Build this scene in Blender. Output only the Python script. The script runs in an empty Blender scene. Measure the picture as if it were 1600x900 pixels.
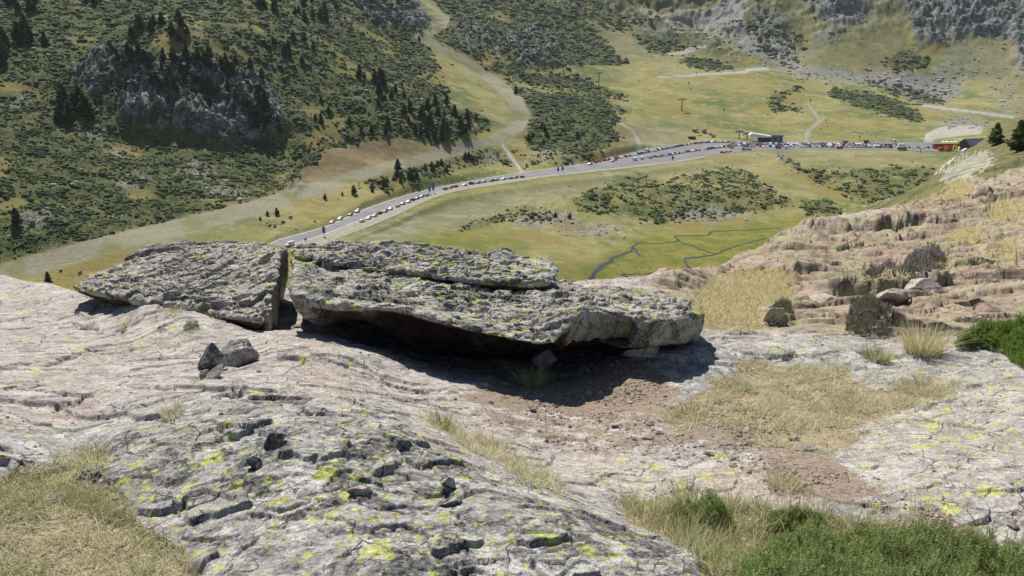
import bpy, math, random
import numpy as np
from mathutils import Vector
R = math.radians
rng = np.random.default_rng(7); random.seed(7)
S = bpy.context.scene
COL = S.collection
# ------------------------------------------------------------------ camera, world, sun, exposure
PITCH, F = R(17.0), 1256.0
cp, sp = math.cos(PITCH), math.sin(PITCH)
cam = bpy.data.cameras.new('camera'); cam.sensor_width = 36; cam.lens = 36*F/1600
cam.clip_start = 0.05; cam.clip_end = 20000
camo = bpy.data.objects.new('camera', cam); COL.objects.link(camo)
camo.location = (0, 0, 0); camo.rotation_euler = (R(90)-PITCH, 0, 0); S.camera = camo
SUN_EL, SUN_AZ = R(49), R(-21)          # azimuth measured from +Y towards +X
W = bpy.data.worlds.new('World'); S.world = W; W.use_nodes = True
nt = W.node_tree; bg = nt.nodes['Background']
sky = nt.nodes.new('ShaderNodeTexSky'); sky.sky_type = 'NISHITA'; sky.sun_disc = False
sky.sun_elevation = SUN_EL; sky.sun_rotation = SUN_AZ; sky.altitude = 2000
nt.links.new(sky.outputs[0], bg.inputs[0]); bg.inputs[1].default_value = 0.062
sd = bpy.data.lights.new('sun', 'SUN'); sd.energy = 4.8; sd.angle = R(0.5); sd.color = (1, .955, .88)
so = bpy.data.objects.new('sun', sd); COL.objects.link(so)
sdir = Vector((math.sin(SUN_AZ)*math.cos(SUN_EL), math.cos(SUN_AZ)*math.cos(SUN_EL), math.sin(SUN_EL)))
so.rotation_euler = sdir.to_track_quat('Z', 'Y').to_euler()
S.view_settings.view_transform = 'Standard'; S.view_settings.look = 'None'
S.view_settings.gamma = 1; S.view_settings.exposure = 0.46
S.cycles.max_bounces = 5; S.cycles.diffuse_bounces = 3; S.cycles.volume_bounces = 1
S.cycles.use_denoising = True

# ------------------------------------------------------------------ projection helpers
def tt(py): return np.tan(PITCH + np.arctan((np.asarray(py, float)-450)/F))
def uu(px, py):
    b = (450-np.asarray(py, float))/F
    return (np.asarray(px, float)-800)/F/(cp + b*sp)
def P(px, py, Y): return np.array([float(uu(px, py))*Y, Y, -float(tt(py))*Y])
def Pz(px, py, z): return P(px, py, -z/float(tt(py)))
def proj(x, y, z):
    d = y*cp - z*sp
    return 800 + F*x/d, 450 - F*(y*sp + z*cp)/d

# ------------------------------------------------------------------ noise
def _h(ix, iy, s):
    n = (ix.astype(np.int64)*374761393 + iy.astype(np.int64)*668265263 + s*1442695041) & 0x7fffffff
    n = ((n ^ (n >> 13))*1274126177) & 0x7fffffff
    return n ^ (n >> 16)
def rnd2(ix, iy, s): return (_h(ix, iy, s) & 0xffff)/65535.0
def perlin2(x, y, s=0):
    ix = np.floor(x); iy = np.floor(y); fx = x-ix; fy = y-iy
    def g(ox, oy):
        a = rnd2(ix+ox, iy+oy, s)*6.2832
        return np.cos(a)*(fx-ox) + np.sin(a)*(fy-oy)
    ux = fx*fx*fx*(fx*(fx*6-15)+10); uy = fy*fy*fy*(fy*(fy*6-15)+10)
    a = g(0, 0); b = g(1, 0); c = g(0, 1); d = g(1, 1)
    return 1.5*((a+(b-a)*ux) + ((c+(d-c)*ux)-(a+(b-a)*ux))*uy)
def fbm(x, y, lam, n=5, gain=.5, s=0, spc=None, ridged=False):
    out = 0; a = 1.0
    for i in range(n):
        v = perlin2(x/lam+i*17.3, y/lam-i*9.1, s+i)
        if ridged: v = 1-2*np.abs(v)
        if spc is not None: v = v*np.clip(lam/(spc*2.5)-.6, 0, 1)
        out = out + a*v; a *= gain; lam *= .5
    return out
def cell2(x, y, s=0):
    """voronoi: F1, F2-F1, random value of the nearest cell"""
    ix = np.floor(x); iy = np.floor(y)
    f1 = np.full(x.shape, 9.); f2 = np.full(x.shape, 9.); r = np.zeros(x.shape)
    for ox in (-1, 0, 1):
        for oy in (-1, 0, 1):
            cx = ix+ox; cy = iy+oy
            d = np.hypot(cx+rnd2(cx, cy, s)-x, cy+rnd2(cx, cy, s+5)-y)
            v = rnd2(cx, cy, s+9); m = d < f1
            f2 = np.where(m, f1, np.minimum(f2, d)); r = np.where(m, v, r); f1 = np.where(m, d, f1)
    return f1, f2-f1, r
def facet(x, y, lam, s=0, warp=.5):
    """broken rock: every cell is a little plane with its own tilt and height"""
    X = x/lam+warp*perlin2(x/lam*.9, y/lam*.9, s+1)+.25*warp*perlin2(x/lam*3.1, y/lam*3.1, s+2); Y = y/lam+warp*perlin2(x/lam*.9, y/lam*.9, s+3)+.25*warp*perlin2(x/lam*3.1, y/lam*3.1, s+4)
    ix = np.floor(X); iy = np.floor(Y); f1 = np.full(X.shape, 9.); h = np.zeros(X.shape)
    for ox in (-1, 0, 1):
        for oy in (-1, 0, 1):
            cx = ix+ox; cy = iy+oy; dx = X-cx-rnd2(cx, cy, s); dy = Y-cy-rnd2(cx, cy, s+5); d = dx*dx+dy*dy
            v = (rnd2(cx, cy, s+9)-.5)*1.1+(rnd2(cx, cy, s+11)-.5)*2.2*dx+(rnd2(cx, cy, s+13)-.65)*2.2*dy
            m = d < f1; h = np.where(m, v, h); f1 = np.where(m, d, f1)
    return h
def perlin3(p, s=0):
    i = np.floor(p); f = p-i
    w = f*f*f*(f*(f*6-15)+10)
    def val(ox, oy, oz):
        h = _h(i[:, 0]+ox, i[:, 1]+oy + 57*(i[:, 2]+oz), s)
        a = (h & 255)/255*6.2832; z = ((h >> 8) & 255)/127.5-1; r = np.sqrt(np.maximum(0, 1-z*z))
        return r*np.cos(a)*(f[:, 0]-ox)+r*np.sin(a)*(f[:, 1]-oy)+z*(f[:, 2]-oz)
    def L(a, b, t): return a+(b-a)*t
    x0 = L(L(val(0,0,0), val(1,0,0), w[:,0]), L(val(0,1,0), val(1,1,0), w[:,0]), w[:,1])
    x1 = L(L(val(0,0,1), val(1,0,1), w[:,0]), L(val(0,1,1), val(1,1,1), w[:,0]), w[:,1])
    return 1.4*L(x0, x1, w[:,2])
def sstep(a, b, x):
    t = np.clip((x-a)/(b-a), 0, 1); return t*t*(3-2*t)

# ------------------------------------------------------------------ mesh helpers
def mesh_np(name, V, Fc, smooth=True, attrs=None, mats=(), mat_idx=None):
    """V (n,3), Fc (m,k) with constant k"""
    me = bpy.data.meshes.new(name); V = np.ascontiguousarray(V, np.float32); Fc = np.ascontiguousarray(Fc, np.int32)
    m, k = Fc.shape
    me.vertices.add(len(V)); me.vertices.foreach_set('co', V.ravel())
    me.loops.add(m*k); me.loops.foreach_set('vertex_index', Fc.ravel())
    me.polygons.add(m); me.polygons.foreach_set('loop_start', np.arange(0, m*k, k, dtype=np.int32))
    me.polygons.foreach_set('use_smooth', np.full(m, smooth))
    if mat_idx is not None: me.polygons.foreach_set('material_index', np.asarray(mat_idx, np.int32))
    for an, c in (attrs or {}).items():
        a = me.attributes.new(an, 'FLOAT_COLOR', 'POINT')
        c4 = np.ones((len(V), 4), np.float32); c4[:, :c.shape[1]] = c
        a.data.foreach_set('color', c4.ravel())
    for mt in mats: me.materials.append(mt)
    me.update(calc_edges=True)
    return me
def link(name, me, parent=None, loc=None, rz=0, scale=None):
    o = bpy.data.objects.new(name, me); COL.objects.link(o)
    if parent is not None: o.parent = parent
    if loc is not None: o.location = [float(c) for c in loc]
    if rz: o.rotation_euler = (0, 0, rz)
    if scale is not None: o.scale = (scale,)*3 if np.isscalar(scale) else scale
    return o
def tag(o, label=None, cat=None, group=None, kind=None):
    for k, v in (('label', label), ('category', cat), ('group', group), ('kind', kind)):
        if v: o[k] = v
    return o
def grid_faces(nr, nc, wrap=False):
    i = np.arange(nr-1)[:, None]*nc
    j = np.arange(nc if wrap else nc-1)[None, :]; jn = (j+1) % nc
    return np.stack([i+j, i+jn, i+nc+jn, i+nc+j], -1).reshape(-1, 4)
def merge_copies(V, Fc, pos, scl, rz, tilt=None):
    """V (n,3) template copied to pos (k,3), scl (k,3) or (k,), rz (k,) -> V, F"""
    k = len(pos); scl = np.asarray(scl, float)
    if scl.ndim == 1: scl = np.repeat(scl[:, None], 3, 1)
    c, s = np.cos(rz)[:, None], np.sin(rz)[:, None]
    A = V[None]*scl[:, None, :]
    if tilt is not None:                      # tilt about local x before the turn
        ct, st = np.cos(tilt)[:, None], np.sin(tilt)[:, None]
        A = np.stack([A[..., 0], A[..., 1]*ct-A[..., 2]*st, A[..., 1]*st+A[..., 2]*ct], -1)
    X = A[..., 0]*c-A[..., 1]*s; Y = A[..., 0]*s+A[..., 1]*c
    out = np.stack([X, Y, A[..., 2]], -1)+pos[:, None, :]
    FF = Fc[None]+(np.arange(k)*len(V))[:, None, None]
    return out.reshape(-1, 3), FF.reshape(-1, Fc.shape[1])
def ico(sub=1):
    import bmesh
    bm = bmesh.new(); bmesh.ops.create_icosphere(bm, subdivisions=sub, radius=1)
    V = np.array([v.co[:] for v in bm.verts]); Fc = np.array([[v.index for v in f.verts] for f in bm.faces]); bm.free()
    return V, Fc

# thin plate spline
class TPS:
    def __init__(s, C, v, sm=1e-4):
        s.C = np.array(C, float); n = len(s.C)
        K = s.k(np.linalg.norm(s.C[:, None]-s.C[None], axis=2)) + sm*np.eye(n)
        Pm = np.c_[np.ones(n), s.C]
        A = np.zeros((n+3, n+3)); A[:n, :n] = K; A[:n, n:] = Pm; A[n:, :n] = Pm.T
        s.w = np.linalg.solve(A, np.r_[np.array(v, float), 0, 0, 0])
    @staticmethod
    def k(r): return np.where(r > 1e-9, r*r*np.log(r+1e-12), 0)
    def __call__(s, X, Y):
        sh = np.shape(X); X = np.ravel(X); Y = np.ravel(Y)
        out = s.w[-3]+s.w[-2]*X+s.w[-1]*Y
        for i in range(len(s.C)):
            r2 = (X-s.C[i, 0])**2+(Y-s.C[i, 1])**2
            out = out+s.w[i]*.5*r2*np.log(r2+1e-18)
        return out.reshape(sh)

# pixel masks: polygons and thick lines describing what grows where, read on the photo
class Mask:
    X0, Y0, X1, Y1, ST = -520, -420, 2120, 1240, 2
    def __init__(s):
        s.w = (s.X1-s.X0)//s.ST; s.h = (s.Y1-s.Y0)//s.ST
        s.a = np.zeros((s.h, s.w), np.float32)
        s.gx, s.gy = np.meshgrid(np.arange(s.w)*s.ST+s.X0, np.arange(s.h)*s.ST+s.Y0)
    def poly(s, pts, v=1.0):
        p = np.array(pts, float); x0, y0 = p.min(0)-2; x1, y1 = p.max(0)+2
        j0, j1 = max(0, int((x0-s.X0)/s.ST)), min(s.w, int((x1-s.X0)/s.ST)+2)
        i0, i1 = max(0, int((y0-s.Y0)/s.ST)), min(s.h, int((y1-s.Y0)/s.ST)+2)
        X = s.gx[i0:i1, j0:j1]; Y = s.gy[i0:i1, j0:j1]; ins = np.zeros(X.shape, bool)
        for k in range(len(p)):
            (xa, ya), (xb, yb) = p[k-1], p[k]
            c = ((ya > Y) != (yb > Y)) & (X < (xb-xa)*(Y-ya)/(yb-ya+1e-9)+xa); ins ^= c
        s.a[i0:i1, j0:j1][ins] = v; return s
    def line(s, pts, v=1.0, asp=.55):
        """pts: (x, y, half width); asp squeezes the width vertically"""
        for (xa, ya, wa), (xb, yb, wb) in zip(pts[:-1], pts[1:]):
            m = max(wa, wb)+2
            j0, j1 = max(0, int((min(xa, xb)-m-s.X0)/s.ST)), min(s.w, int((max(xa, xb)+m-s.X0)/s.ST)+2)
            i0, i1 = max(0, int((min(ya, yb)-m-s.Y0)/s.ST)), min(s.h, int((max(ya, yb)+m-s.Y0)/s.ST)+2)
            X = s.gx[i0:i1, j0:j1]; Y = s.gy[i0:i1, j0:j1]
            dx, dy = xb-xa, (yb-ya)/asp; L = dx*dx+dy*dy+1e-9
            t = np.clip(((X-xa)*dx+(Y-ya)/asp*dy)/L, 0, 1)
            d = np.hypot(X-xa-t*dx, (Y-ya)/asp-t*dy)
            w = wa+(wb-wa)*t; vv = np.clip((w-d)/max(1.0, .35*m)+.5, 0, 1)*v
            s.a[i0:i1, j0:j1] = np.maximum(s.a[i0:i1, j0:j1], vv)
        return s
    def blur(s, r):
        k = max(1, int(r/s.ST))
        for _ in range(2):
            for ax in (0, 1):
                c = np.cumsum(np.pad(s.a, [(k+1, k) if a == ax else (0, 0) for a in (0, 1)], mode='edge'), axis=ax)
                n = s.a.shape[ax]; hi = np.take(c, np.arange(2*k+1, 2*k+1+n), axis=ax); lo = np.take(c, np.arange(n), axis=ax)
                s.a = ((hi-lo)/(2*k+1)).astype(np.float32)
        return s
    def __call__(s, px, py):
        x = np.clip((px-s.X0)/s.ST, 0, s.w-1.001); y = np.clip((py-s.Y0)/s.ST, 0, s.h-1.001)
        i = y.astype(int); j = x.astype(int); fx = x-j; fy = y-i
        return (s.a[i, j]*(1-fx)+s.a[i, j+1]*fx)*(1-fy)+(s.a[i+1, j]*(1-fx)+s.a[i+1, j+1]*fx)*fy

# ------------------------------------------------------------------ materials
class N:
    """tiny node expression helper"""
    def __init__(s, name):
        s.m = bpy.data.materials.new(name); s.m.use_nodes = True; s.t = s.m.node_tree
        s.b = s.t.nodes['Principled BSDF']; s.out = s.t.nodes['Material Output']
        s.pos = s.n('ShaderNodeNewGeometry').outputs['Position']
    def n(s, ty, **kw):
        x = s.t.nodes.new(ty)
        for k, v in kw.items(): setattr(x, k, v)
        return x
    def set(s, sock, v):
        if isinstance(v, bpy.types.NodeSocket): s.t.links.new(v, sock)
        elif isinstance(v, (tuple, list)) and len(v) == 3 and sock.type == 'RGBA': sock.default_value = (*v, 1)
        else: sock.default_value = v
    def noise(s, scale, detail=4, rough=.55, dist=0, vec=None, out=0):
        x = s.n('ShaderNodeTexNoise'); x.noise_dimensions = '3D'
        s.set(x.inputs['Vector'], vec or s.pos); x.inputs['Scale'].default_value = scale
        x.inputs['Detail'].default_value = detail; x.inputs['Roughness'].default_value = rough
        x.inputs['Distortion'].default_value = dist
        return x.outputs[out]
    def voro(s, scale, feature='F1', vec=None, rand=1):
        x = s.n('ShaderNodeTexVoronoi'); x.feature = feature
        s.set(x.inputs['Vector'], vec or s.pos); x.inputs['Scale'].default_value = scale
        x.inputs['Randomness'].default_value = rand
        return x
    def math(s, op, a, b=0, c=None, clamp=False):
        x = s.n('ShaderNodeMath', operation=op, use_clamp=clamp); s.set(x.inputs[0], a); s.set(x.inputs[1], b)
        if c is not None: s.set(x.inputs[2], c)
        return x.outputs[0]
    def ramp(s, v, a, b, smooth=True):
        x = s.n('ShaderNodeMapRange'); x.interpolation_type = 'SMOOTHSTEP' if smooth else 'LINEAR'
        s.set(x.inputs['Value'], v); s.set(x.inputs['From Min'], a); s.set(x.inputs['From Max'], b)
        return x.outputs[0]
    def mix(s, f, a, b, mode='MIX'):
        x = s.n('ShaderNodeMix', data_type='RGBA', blend_type=mode)
        s.set(x.inputs['Factor'], f); s.set(x.inputs[6], a); s.set(x.inputs[7], b)
        return x.outputs[2]
    def scalevec(s, v, sc):
        x = s.n('ShaderNodeVectorMath', operation='MULTIPLY'); s.set(x.inputs[0], v); x.inputs[1].default_value = sc
        return x.outputs[0]
    def warp(s, amount, scale):
        x = s.n('ShaderNodeVectorMath', operation='SUBTRACT'); s.set(x.inputs[0], s.noise(scale, 3, out=1)); x.inputs[1].default_value = (.5, .5, .5)
        y = s.n('ShaderNodeVectorMath', operation='SCALE'); s.set(y.inputs[0], x.outputs[0]); y.inputs['Scale'].default_value = amount
        z = s.n('ShaderNodeVectorMath', operation='ADD'); s.set(z.inputs[0], s.pos); s.set(z.inputs[1], y.outputs[0])
        return z.outputs[0]
    def attr(s, name):
        a = s.n('ShaderNodeAttribute'); a.attribute_name = name
        x = s.n('ShaderNodeSeparateColor'); s.set(x.inputs[0], a.outputs['Color'])
        return x.outputs
    def bump(s, h, strength=.5, dist=.01, nrm=None):
        x = s.n('ShaderNodeBump'); s.set(x.inputs['Height'], h); x.inputs['Strength'].default_value = strength
        x.inputs['Distance'].default_value = dist
        if nrm is not None: s.set(x.inputs['Normal'], nrm)
        return x.outputs[0]
    def done(s, col, rough=.9, nrm=None, spec=.2):
        s.set(s.b.inputs['Base Color'], col); s.set(s.b.inputs['Roughness'], rough)
        s.b.inputs['Specular IOR Level'].default_value = spec
        if nrm is not None: s.set(s.b.inputs['Normal'], nrm)
        return s.m
def plain(name, col, rough=.6, spec=.3, metal=0, var=.12, sc=3.0):
    q = N(name); v = q.ramp(q.noise(sc, 3), .3, .7)
    c = q.mix(v, tuple(x*(1-var) for x in col), tuple(min(1, x*(1+var)) for x in col))
    m = q.done(c, rough, spec=spec); q.b.inputs['Metallic'].default_value = metal
    return m
def island_mat(name, cols, rough=.8, tint=None, trans=0):
    """colour picked per loose piece (leaf, bush, stone) between the given colours"""
    q = N(name); g = q.n('ShaderNodeNewGeometry'); r = g.outputs['Random Per Island']
    cr = q.n('ShaderNodeValToRGB'); cr.color_ramp.interpolation = 'LINEAR'
    e = cr.color_ramp.elements
    for i, c in enumerate(cols):
        el = e[i] if i < 2 else e.new(i/(len(cols)-1))
        el.position = i/(len(cols)-1); el.color = (*c, 1)
    q.set(cr.inputs[0], r); c = cr.outputs[0]
    if tint: c = q.mix(q.ramp(q.noise(tint[0], 3), .4, .65), c, tint[1])
    m = q.done(c, rough, spec=.15)
    if trans:
        tr = q.n('ShaderNodeBsdfTranslucent'); q.set(tr.inputs[0], c)
        mx = q.n('ShaderNodeMixShader'); mx.inputs[0].default_value = trans
        q.t.links.new(q.b.outputs[0], mx.inputs[1]); q.t.links.new(tr.outputs[0], mx.inputs[2]); q.t.links.new(mx.outputs[0], q.out.inputs[0])
    return m

def rock_layers(q, lichen, pink, dark):
    """weathered schist with crust lichens; returns colour and bump normal"""
    wv = q.warp(.10, 5); wf = q.warp(.03, 26)
    n1 = q.noise(2.2, 6, .65); n2 = q.noise(11, 6, .7, .4); n3 = q.noise(55, 5, .7); n4 = q.noise(170, 3, .7)
    grey = q.mix(q.ramp(n2, .36, .64), (.235, .225, .215), (.43, .41, .39))
    warm = q.mix(q.ramp(n2, .34, .68), (.33, .28, .245), (.56, .50, .455))
    c = q.mix(pink, grey, warm)
    st = q.ramp(q.noise(1.7, 5, .6, .6), .50, .68)
    c = q.mix(q.math('MULTIPLY', st, q.math('MULTIPLY_ADD', pink, .40, .18)), c, (.36, .25, .195))
    rust = q.math('MULTIPLY', q.ramp(q.noise(2.3, 6, .7, 1.0, vec=wv), .665, .72), .75)
    c = q.mix(rust, c, (.33, .13, .055))
    wh = q.math('MULTIPLY', q.ramp(q.noise(4.5, 9, .76, .5, vec=wv), .53, .60), q.math('MULTIPLY_ADD', pink, -.55, .8))
    c = q.mix(wh, c, (.60, .575, .54))
    dk = q.ramp(q.math('ADD', q.noise(3.6, 10, .76, .7, vec=wv), q.math('MULTIPLY', dark, .20)), .575, .625)
    c = q.mix(q.math('MULTIPLY', dk, .90), c, q.mix(q.ramp(n3, .38, .62), (.042, .044, .048), (.15, .148, .15)))
    sp_ = q.math('MULTIPLY', q.ramp(q.noise(34, 7, .8), .56, .61), q.math('MULTIPLY_ADD', dark, .8, .50), clamp=True)
    c = q.mix(sp_, c, (.065, .065, .068))
    c = q.mix(.6, c, q.mix(q.ramp(n3, .32, .68), (.26, .26, .26), (.76, .76, .76)), 'OVERLAY')
    c = q.mix(.4, c, q.mix(q.ramp(n4, .32, .68), (.25, .25, .25), (.78, .78, .78)), 'OVERLAY')
    # hairline joints
    cm = None
    for sc, wd_, gt in ((2.6, .010, .50), (7.5, .018, .54)):
        v = q.voro(sc, 'DISTANCE_TO_EDGE', vec=q.warp(.22, 3.1)); ln = q.ramp(v.outputs[0], wd_, wd_*.3)
        ln = q.math('MULTIPLY', ln, q.ramp(q.noise(1.9+sc*.1, 3, .6), gt, gt+.05)); cm = ln if cm is None else q.math('MAXIMUM', cm, ln)
    c = q.mix(q.math('MULTIPLY', cm, .8), c, (.05, .045, .04))
    c = q.mix(q.math('MULTIPLY', q.ramp(q.noise(95, 6, .85), .57, .63), .55), c, (.10, .095, .09))
    c = q.mix(q.math('MULTIPLY', q.ramp(q.noise(70, 6, .85, vec=wf), .57, .63), .5), c, (.66, .64, .60))
    # yellow-green map lichen: patches of differing size with frayed rims
    lm = None
    for sc, gate in ((8, .74), (19, .68), (44, .64)):
        v = q.voro(sc, vec=wf); cs = q.n('ShaderNodeSeparateColor'); q.set(cs.inputs[0], v.outputs['Color'])
        rad = q.math('MULTIPLY_ADD', cs.outputs[0], .34, .08)
        fr = q.math('MULTIPLY_ADD', n3, .75, -.375)
        ins = q.ramp(q.math('ADD', v.outputs['Distance'], fr), q.math('ADD', rad, .03), q.math('SUBTRACT', rad, .03))
        reg = q.math('MULTIPLY_ADD', q.noise(1.6, 6, .7), 1.7, q.math('MULTIPLY_ADD', lichen, .50, -1.10))
        on = q.ramp(q.math('ADD', cs.outputs[1], reg), gate-.02, gate+.02)
        k = q.math('MULTIPLY', ins, on); lm = k if lm is None else q.math('MAXIMUM', lm, k)
    lm = q.math('MULTIPLY', lm, q.ramp(q.noise(100, 5, .8), .40, .50))
    yc = q.mix(q.ramp(n3, .35, .65), (.34, .37, .085), (.64, .65, .22))
    c = q.mix(lm, c, yc)
    h = q.math('ADD', q.math('MULTIPLY', n2, .8), q.math('ADD', q.math('MULTIPLY', n3, .55), q.math('MULTIPLY_ADD', cm, -.5, q.math('MULTIPLY', dk, .12))))
    fc_ = q.voro(30, vec=q.warp(.03, 20)); nb = q.bump(h, .8, .022); nb = q.bump(fc_.outputs['Distance'], .35, .008, nb); nb = q.bump(q.noise(120, 6, .8), .6, .006, nb)
    return c, nb
def rock_mat(name, lichen, pink, dark, under=False):
    q = N(name); c, nb = rock_layers(q, lichen, pink, dark)
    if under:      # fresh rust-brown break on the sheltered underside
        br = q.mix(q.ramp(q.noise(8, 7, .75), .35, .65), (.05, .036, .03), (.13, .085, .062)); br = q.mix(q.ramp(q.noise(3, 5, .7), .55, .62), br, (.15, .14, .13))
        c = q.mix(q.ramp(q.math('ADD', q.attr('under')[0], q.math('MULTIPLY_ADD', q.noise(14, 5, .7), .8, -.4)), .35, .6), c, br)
    return q.done(c, .9, nb)

# ================================================================== FAR VALLEY TERRAIN
fc = []    # (px, py, Y)
def FA(*a): fc.extend(a)
ROADZ = -107.0
for px, py in ((430,385),(505,362),(575,334),(640,314),(690,298),(760,284),(815,276),(900,262),(975,254),(1050,246),(1100,238),(1150,231),(1250,231),(1350,231),(1450,233),(1510,234),(1100,224),(1200,223),(1300,224),(1400,225)):
    fc.append((px, py, -ROADZ/float(tt(py))))
def FZ(px, py, z): fc.append((px, py, -z/float(tt(py))))
# track
for a in ((60,408,-103),(200,380,-101),(400,322,-97),(500,292,-95),(600,262,-92),(700,238,-90),(780,213,-87),(815,188,-79),(800,150,-60),(740,112,-37),(800,255,-104),(800,240,-99.5),(740,262,-101),(860,240,-99)): FZ(*a)
FA((665,58,1200),(692,32,1320),(650,0,1400))
# valley floor and stream plain
for a in ((930,440,-130),(1000,410,-130),(1100,370,-130),(1250,347,-129),(900,420,-125),(800,395,-119),(700,375,-113),(600,376,-109),(800,350,-116),(700,350,-112),
          (850,305,-112),(960,300,-114),(1050,300,-116),(1050,345,-128),(1150,300,-117),(1200,335,-127),(1250,295,-122),(1350,262,-113),(1350,300,-124),(1400,320,-128),(1480,252,-110),(1300,330,-128),
          (0,440,-106),(-200,430,-98),(1700,250,-108),(1800,330,-120)): FZ(*a)
# left hill
FA((200,340,450),(200,300,485),(200,250,530),(200,222,565),(200,204,571),(200,240,548),(200,120,630),(200,60,700),(200,0,800),
   (0,355,400),(0,250,465),(0,150,560),(0,50,670),(0,0,740),(-300,300,380),(-300,100,500),(-300,0,560),
   (400,288,540),(400,224,610),(400,209,616),(400,242,592),(390,130,680),(400,50,760),(400,0,860),(300,218,582),(300,201,588),(300,238,562),(310,105,655),(130,215,545),(110,120,615),(300,50,690),
   (550,232,650),(550,150,730),(550,50,950),(550,0,1080),(640,200,700),(620,100,900),(620,20,1150),(720,197,735),(470,180,650),(470,270,585),(480,250,600),
   (600,215,668),(700,180,790))
# middle lumps and meadow
FA((850,215,810),(900,180,900),(960,192,950),(985,215,925),(760,140,950),(900,130,1180),(1000,150,1130),(900,100,1260),(850,50,1450),(750,20,1450),(720,60,1200),(960,95,1340),
   (990,80,1400),(950,50,1500),(900,20,1600),(820,118,1120),
   (1100,120,1250),(1100,180,1040),(1200,210,960),(1200,170,1090),(1200,115,1350),(1300,200,1000),(1300,155,1180),(1400,180,1080),(1450,200,1010),(1500,175,1120),(1560,165,1180),(1550,215,900),(1650,190,1100))
# far mountain
FA((1050,62,1720),(1200,105,1500),(1300,125,1400),(1450,150,1330),(1600,135,1330),(1100,0,2050),(1200,50,1700),(1200,0,1900),(1300,60,1560),(1300,0,1750),
   (1450,80,1480),(1450,0,1680),(1600,60,1480),(1600,0,1620),(1800,60,1450),(1800,0,1600),(1000,38,1850),(950,0,2300),(850,-40,2400),(800,0,1750))
fC, fV = [], []
for px, py, Y in fc: fC.append((float(uu(px, py)), 1.2*math.log(Y))); fV.append(-float(tt(py)))
for u_, Y_, z_ in ((-.8,3200,700),(-.4,3200,620),(0,3200,560),(.4,3200,640),(.8,3200,750),(-.8,2200,430),(-.4,2200,330),(-.1,2500,300),(.2,2700,400),(.5,2400,400),(.8,2200,420),
                   (-.8,1200,230),(-.5,1300,200),(-.3,1500,180),(-.15,1700,120),(-.8,300,-95),(-.4,300,-112),(0,300,-124),(.4,300,-130),(.8,300,-125),(.8,500,-118),(.75,800,-105)):
    fC.append((u_, 1.2*math.log(Y_))); fV.append(z_/Y_)
ftps = TPS(fC, fV, 2e-4)
FU, FVN = 1250, 960
fu = np.linspace(-.82, .82, FU); fv = np.linspace(math.log(285), math.log(3400), FVN)
U, V = np.meshgrid(fu, fv); FY = np.exp(V); FX = U*FY
FZ_ = ftps(U, 1.2*V)*FY
pxs, pys = proj(FX, FY, FZ_)
wob = 1.0
wx = pxs + fbm(FX, FY, 26, 4, .6, 40)*7*wob*np.clip(900/FY, .35, 1); wy = pys + fbm(FX, FY, 22, 4, .6, 50)*3.5*wob
scrub, rock, track, lush, earth, dust, scree, clear = (Mask() for _ in range(8))
scrub.poly([(-520,-420),(-520,480),(-20,425),(5,412),(75,397),(175,369),(250,350),(350,325),(400,310),(462,300),(470,268),(500,238),(560,222),(620,215),(680,225),(770,200),(772,193),(742,178),(702,165),(692,118),(672,80),(648,58),(666,40),(650,12),(620,-20),(560,-420)])
scrub.poly([(678,-60),(672,0),(705,25),(700,42),(672,58),(735,92),(800,108),(850,110),(905,102),(985,102),(960,80),(930,45),(905,20),(860,8),(800,-5),(740,-60)])
scrub.poly([(735,100),(800,106),(850,118),(900,118),(930,130),(985,158),(950,152),(870,137),(800,127),(745,106)])
scrub.poly([(798,132),(850,147),(880,143),(930,150),(975,168),(976,186),(950,200),(972,214),(940,235),(905,248),(868,236),(825,232),(820,205),(828,190),(812,158)])
scrub.poly([(920,22),(960,33),(992,50),(975,50),(940,42)]); scrub.poly([(985,52),(1050,66),(1105,80),(1080,84),(1020,82),(998,66)])
scrub.poly([(1060,92),(1100,92),(1150,108),(1120,112),(1080,105)]); scrub.poly([(1300,138),(1360,145),(1420,165),(1450,190),(1420,190),(1350,170),(1300,150)],.9)
scrub.poly([(1205,150),(1250,137),(1254,143),(1228,150),(1222,162),(1258,170),(1240,175),(1200,176)],.8); scrub.poly([(1330,120),(1480,150),(1470,165),(1400,150)],.8)
scrub.poly([(890,312),(940,290),(1000,273),(1040,285),(1100,265),(1160,262),(1200,290),(1240,318),(1200,330),(1150,335),(1100,342),(1030,352),(960,335),(900,328)],.56)
scrub.poly([(1215,240),(1260,262),(1300,268),(1380,262),(1460,262),(1470,280),(1400,310),(1350,320),(1290,290),(1250,270)],.52)
scrub.poly([(1250,315),(1300,312),(1320,335),(1260,335)],.7); scrub.poly([(640,262),(740,236),(810,232),(830,245),(730,262),(660,285),(600,300),(560,290)],.65)
scrub.poly([(760,240),(880,240),(960,245),(900,262),(800,262)],.35)
scrub.poly([(1200,90),(1160,40),(1180,20),(1260,60),(1240,100)],.8); scrub.poly([(1370,100),(1420,75),(1450,95),(1420,118)],.8); scrub.poly([(820,0),(1000,-60),(1140,-100),(1120,10),(1010,40),(940,35)],.55)
scrub.poly([(700,365),(740,345),(800,325),(860,330),(870,350),(800,345),(740,362)],.4)
scrub.blur(3)
rock.poly([(120,110),(170,80),(240,95),(330,100),(405,120),(450,195),(430,222),(370,228),(310,215),(255,205),(215,200),(185,160),(130,140)],1)
rock.poly([(540,-40),(600,-60),(672,30),(690,44),(650,50),(600,42),(560,20)],.75); rock.poly([(455,5),(520,20),(560,50),(520,55),(460,40)],.35)
rock.poly([(800,50),(850,40),(880,70),(860,105),(815,108),(800,90)],.6); rock.poly([(690,40),(760,30),(800,60),(790,95),(740,80)],.5)
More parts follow.
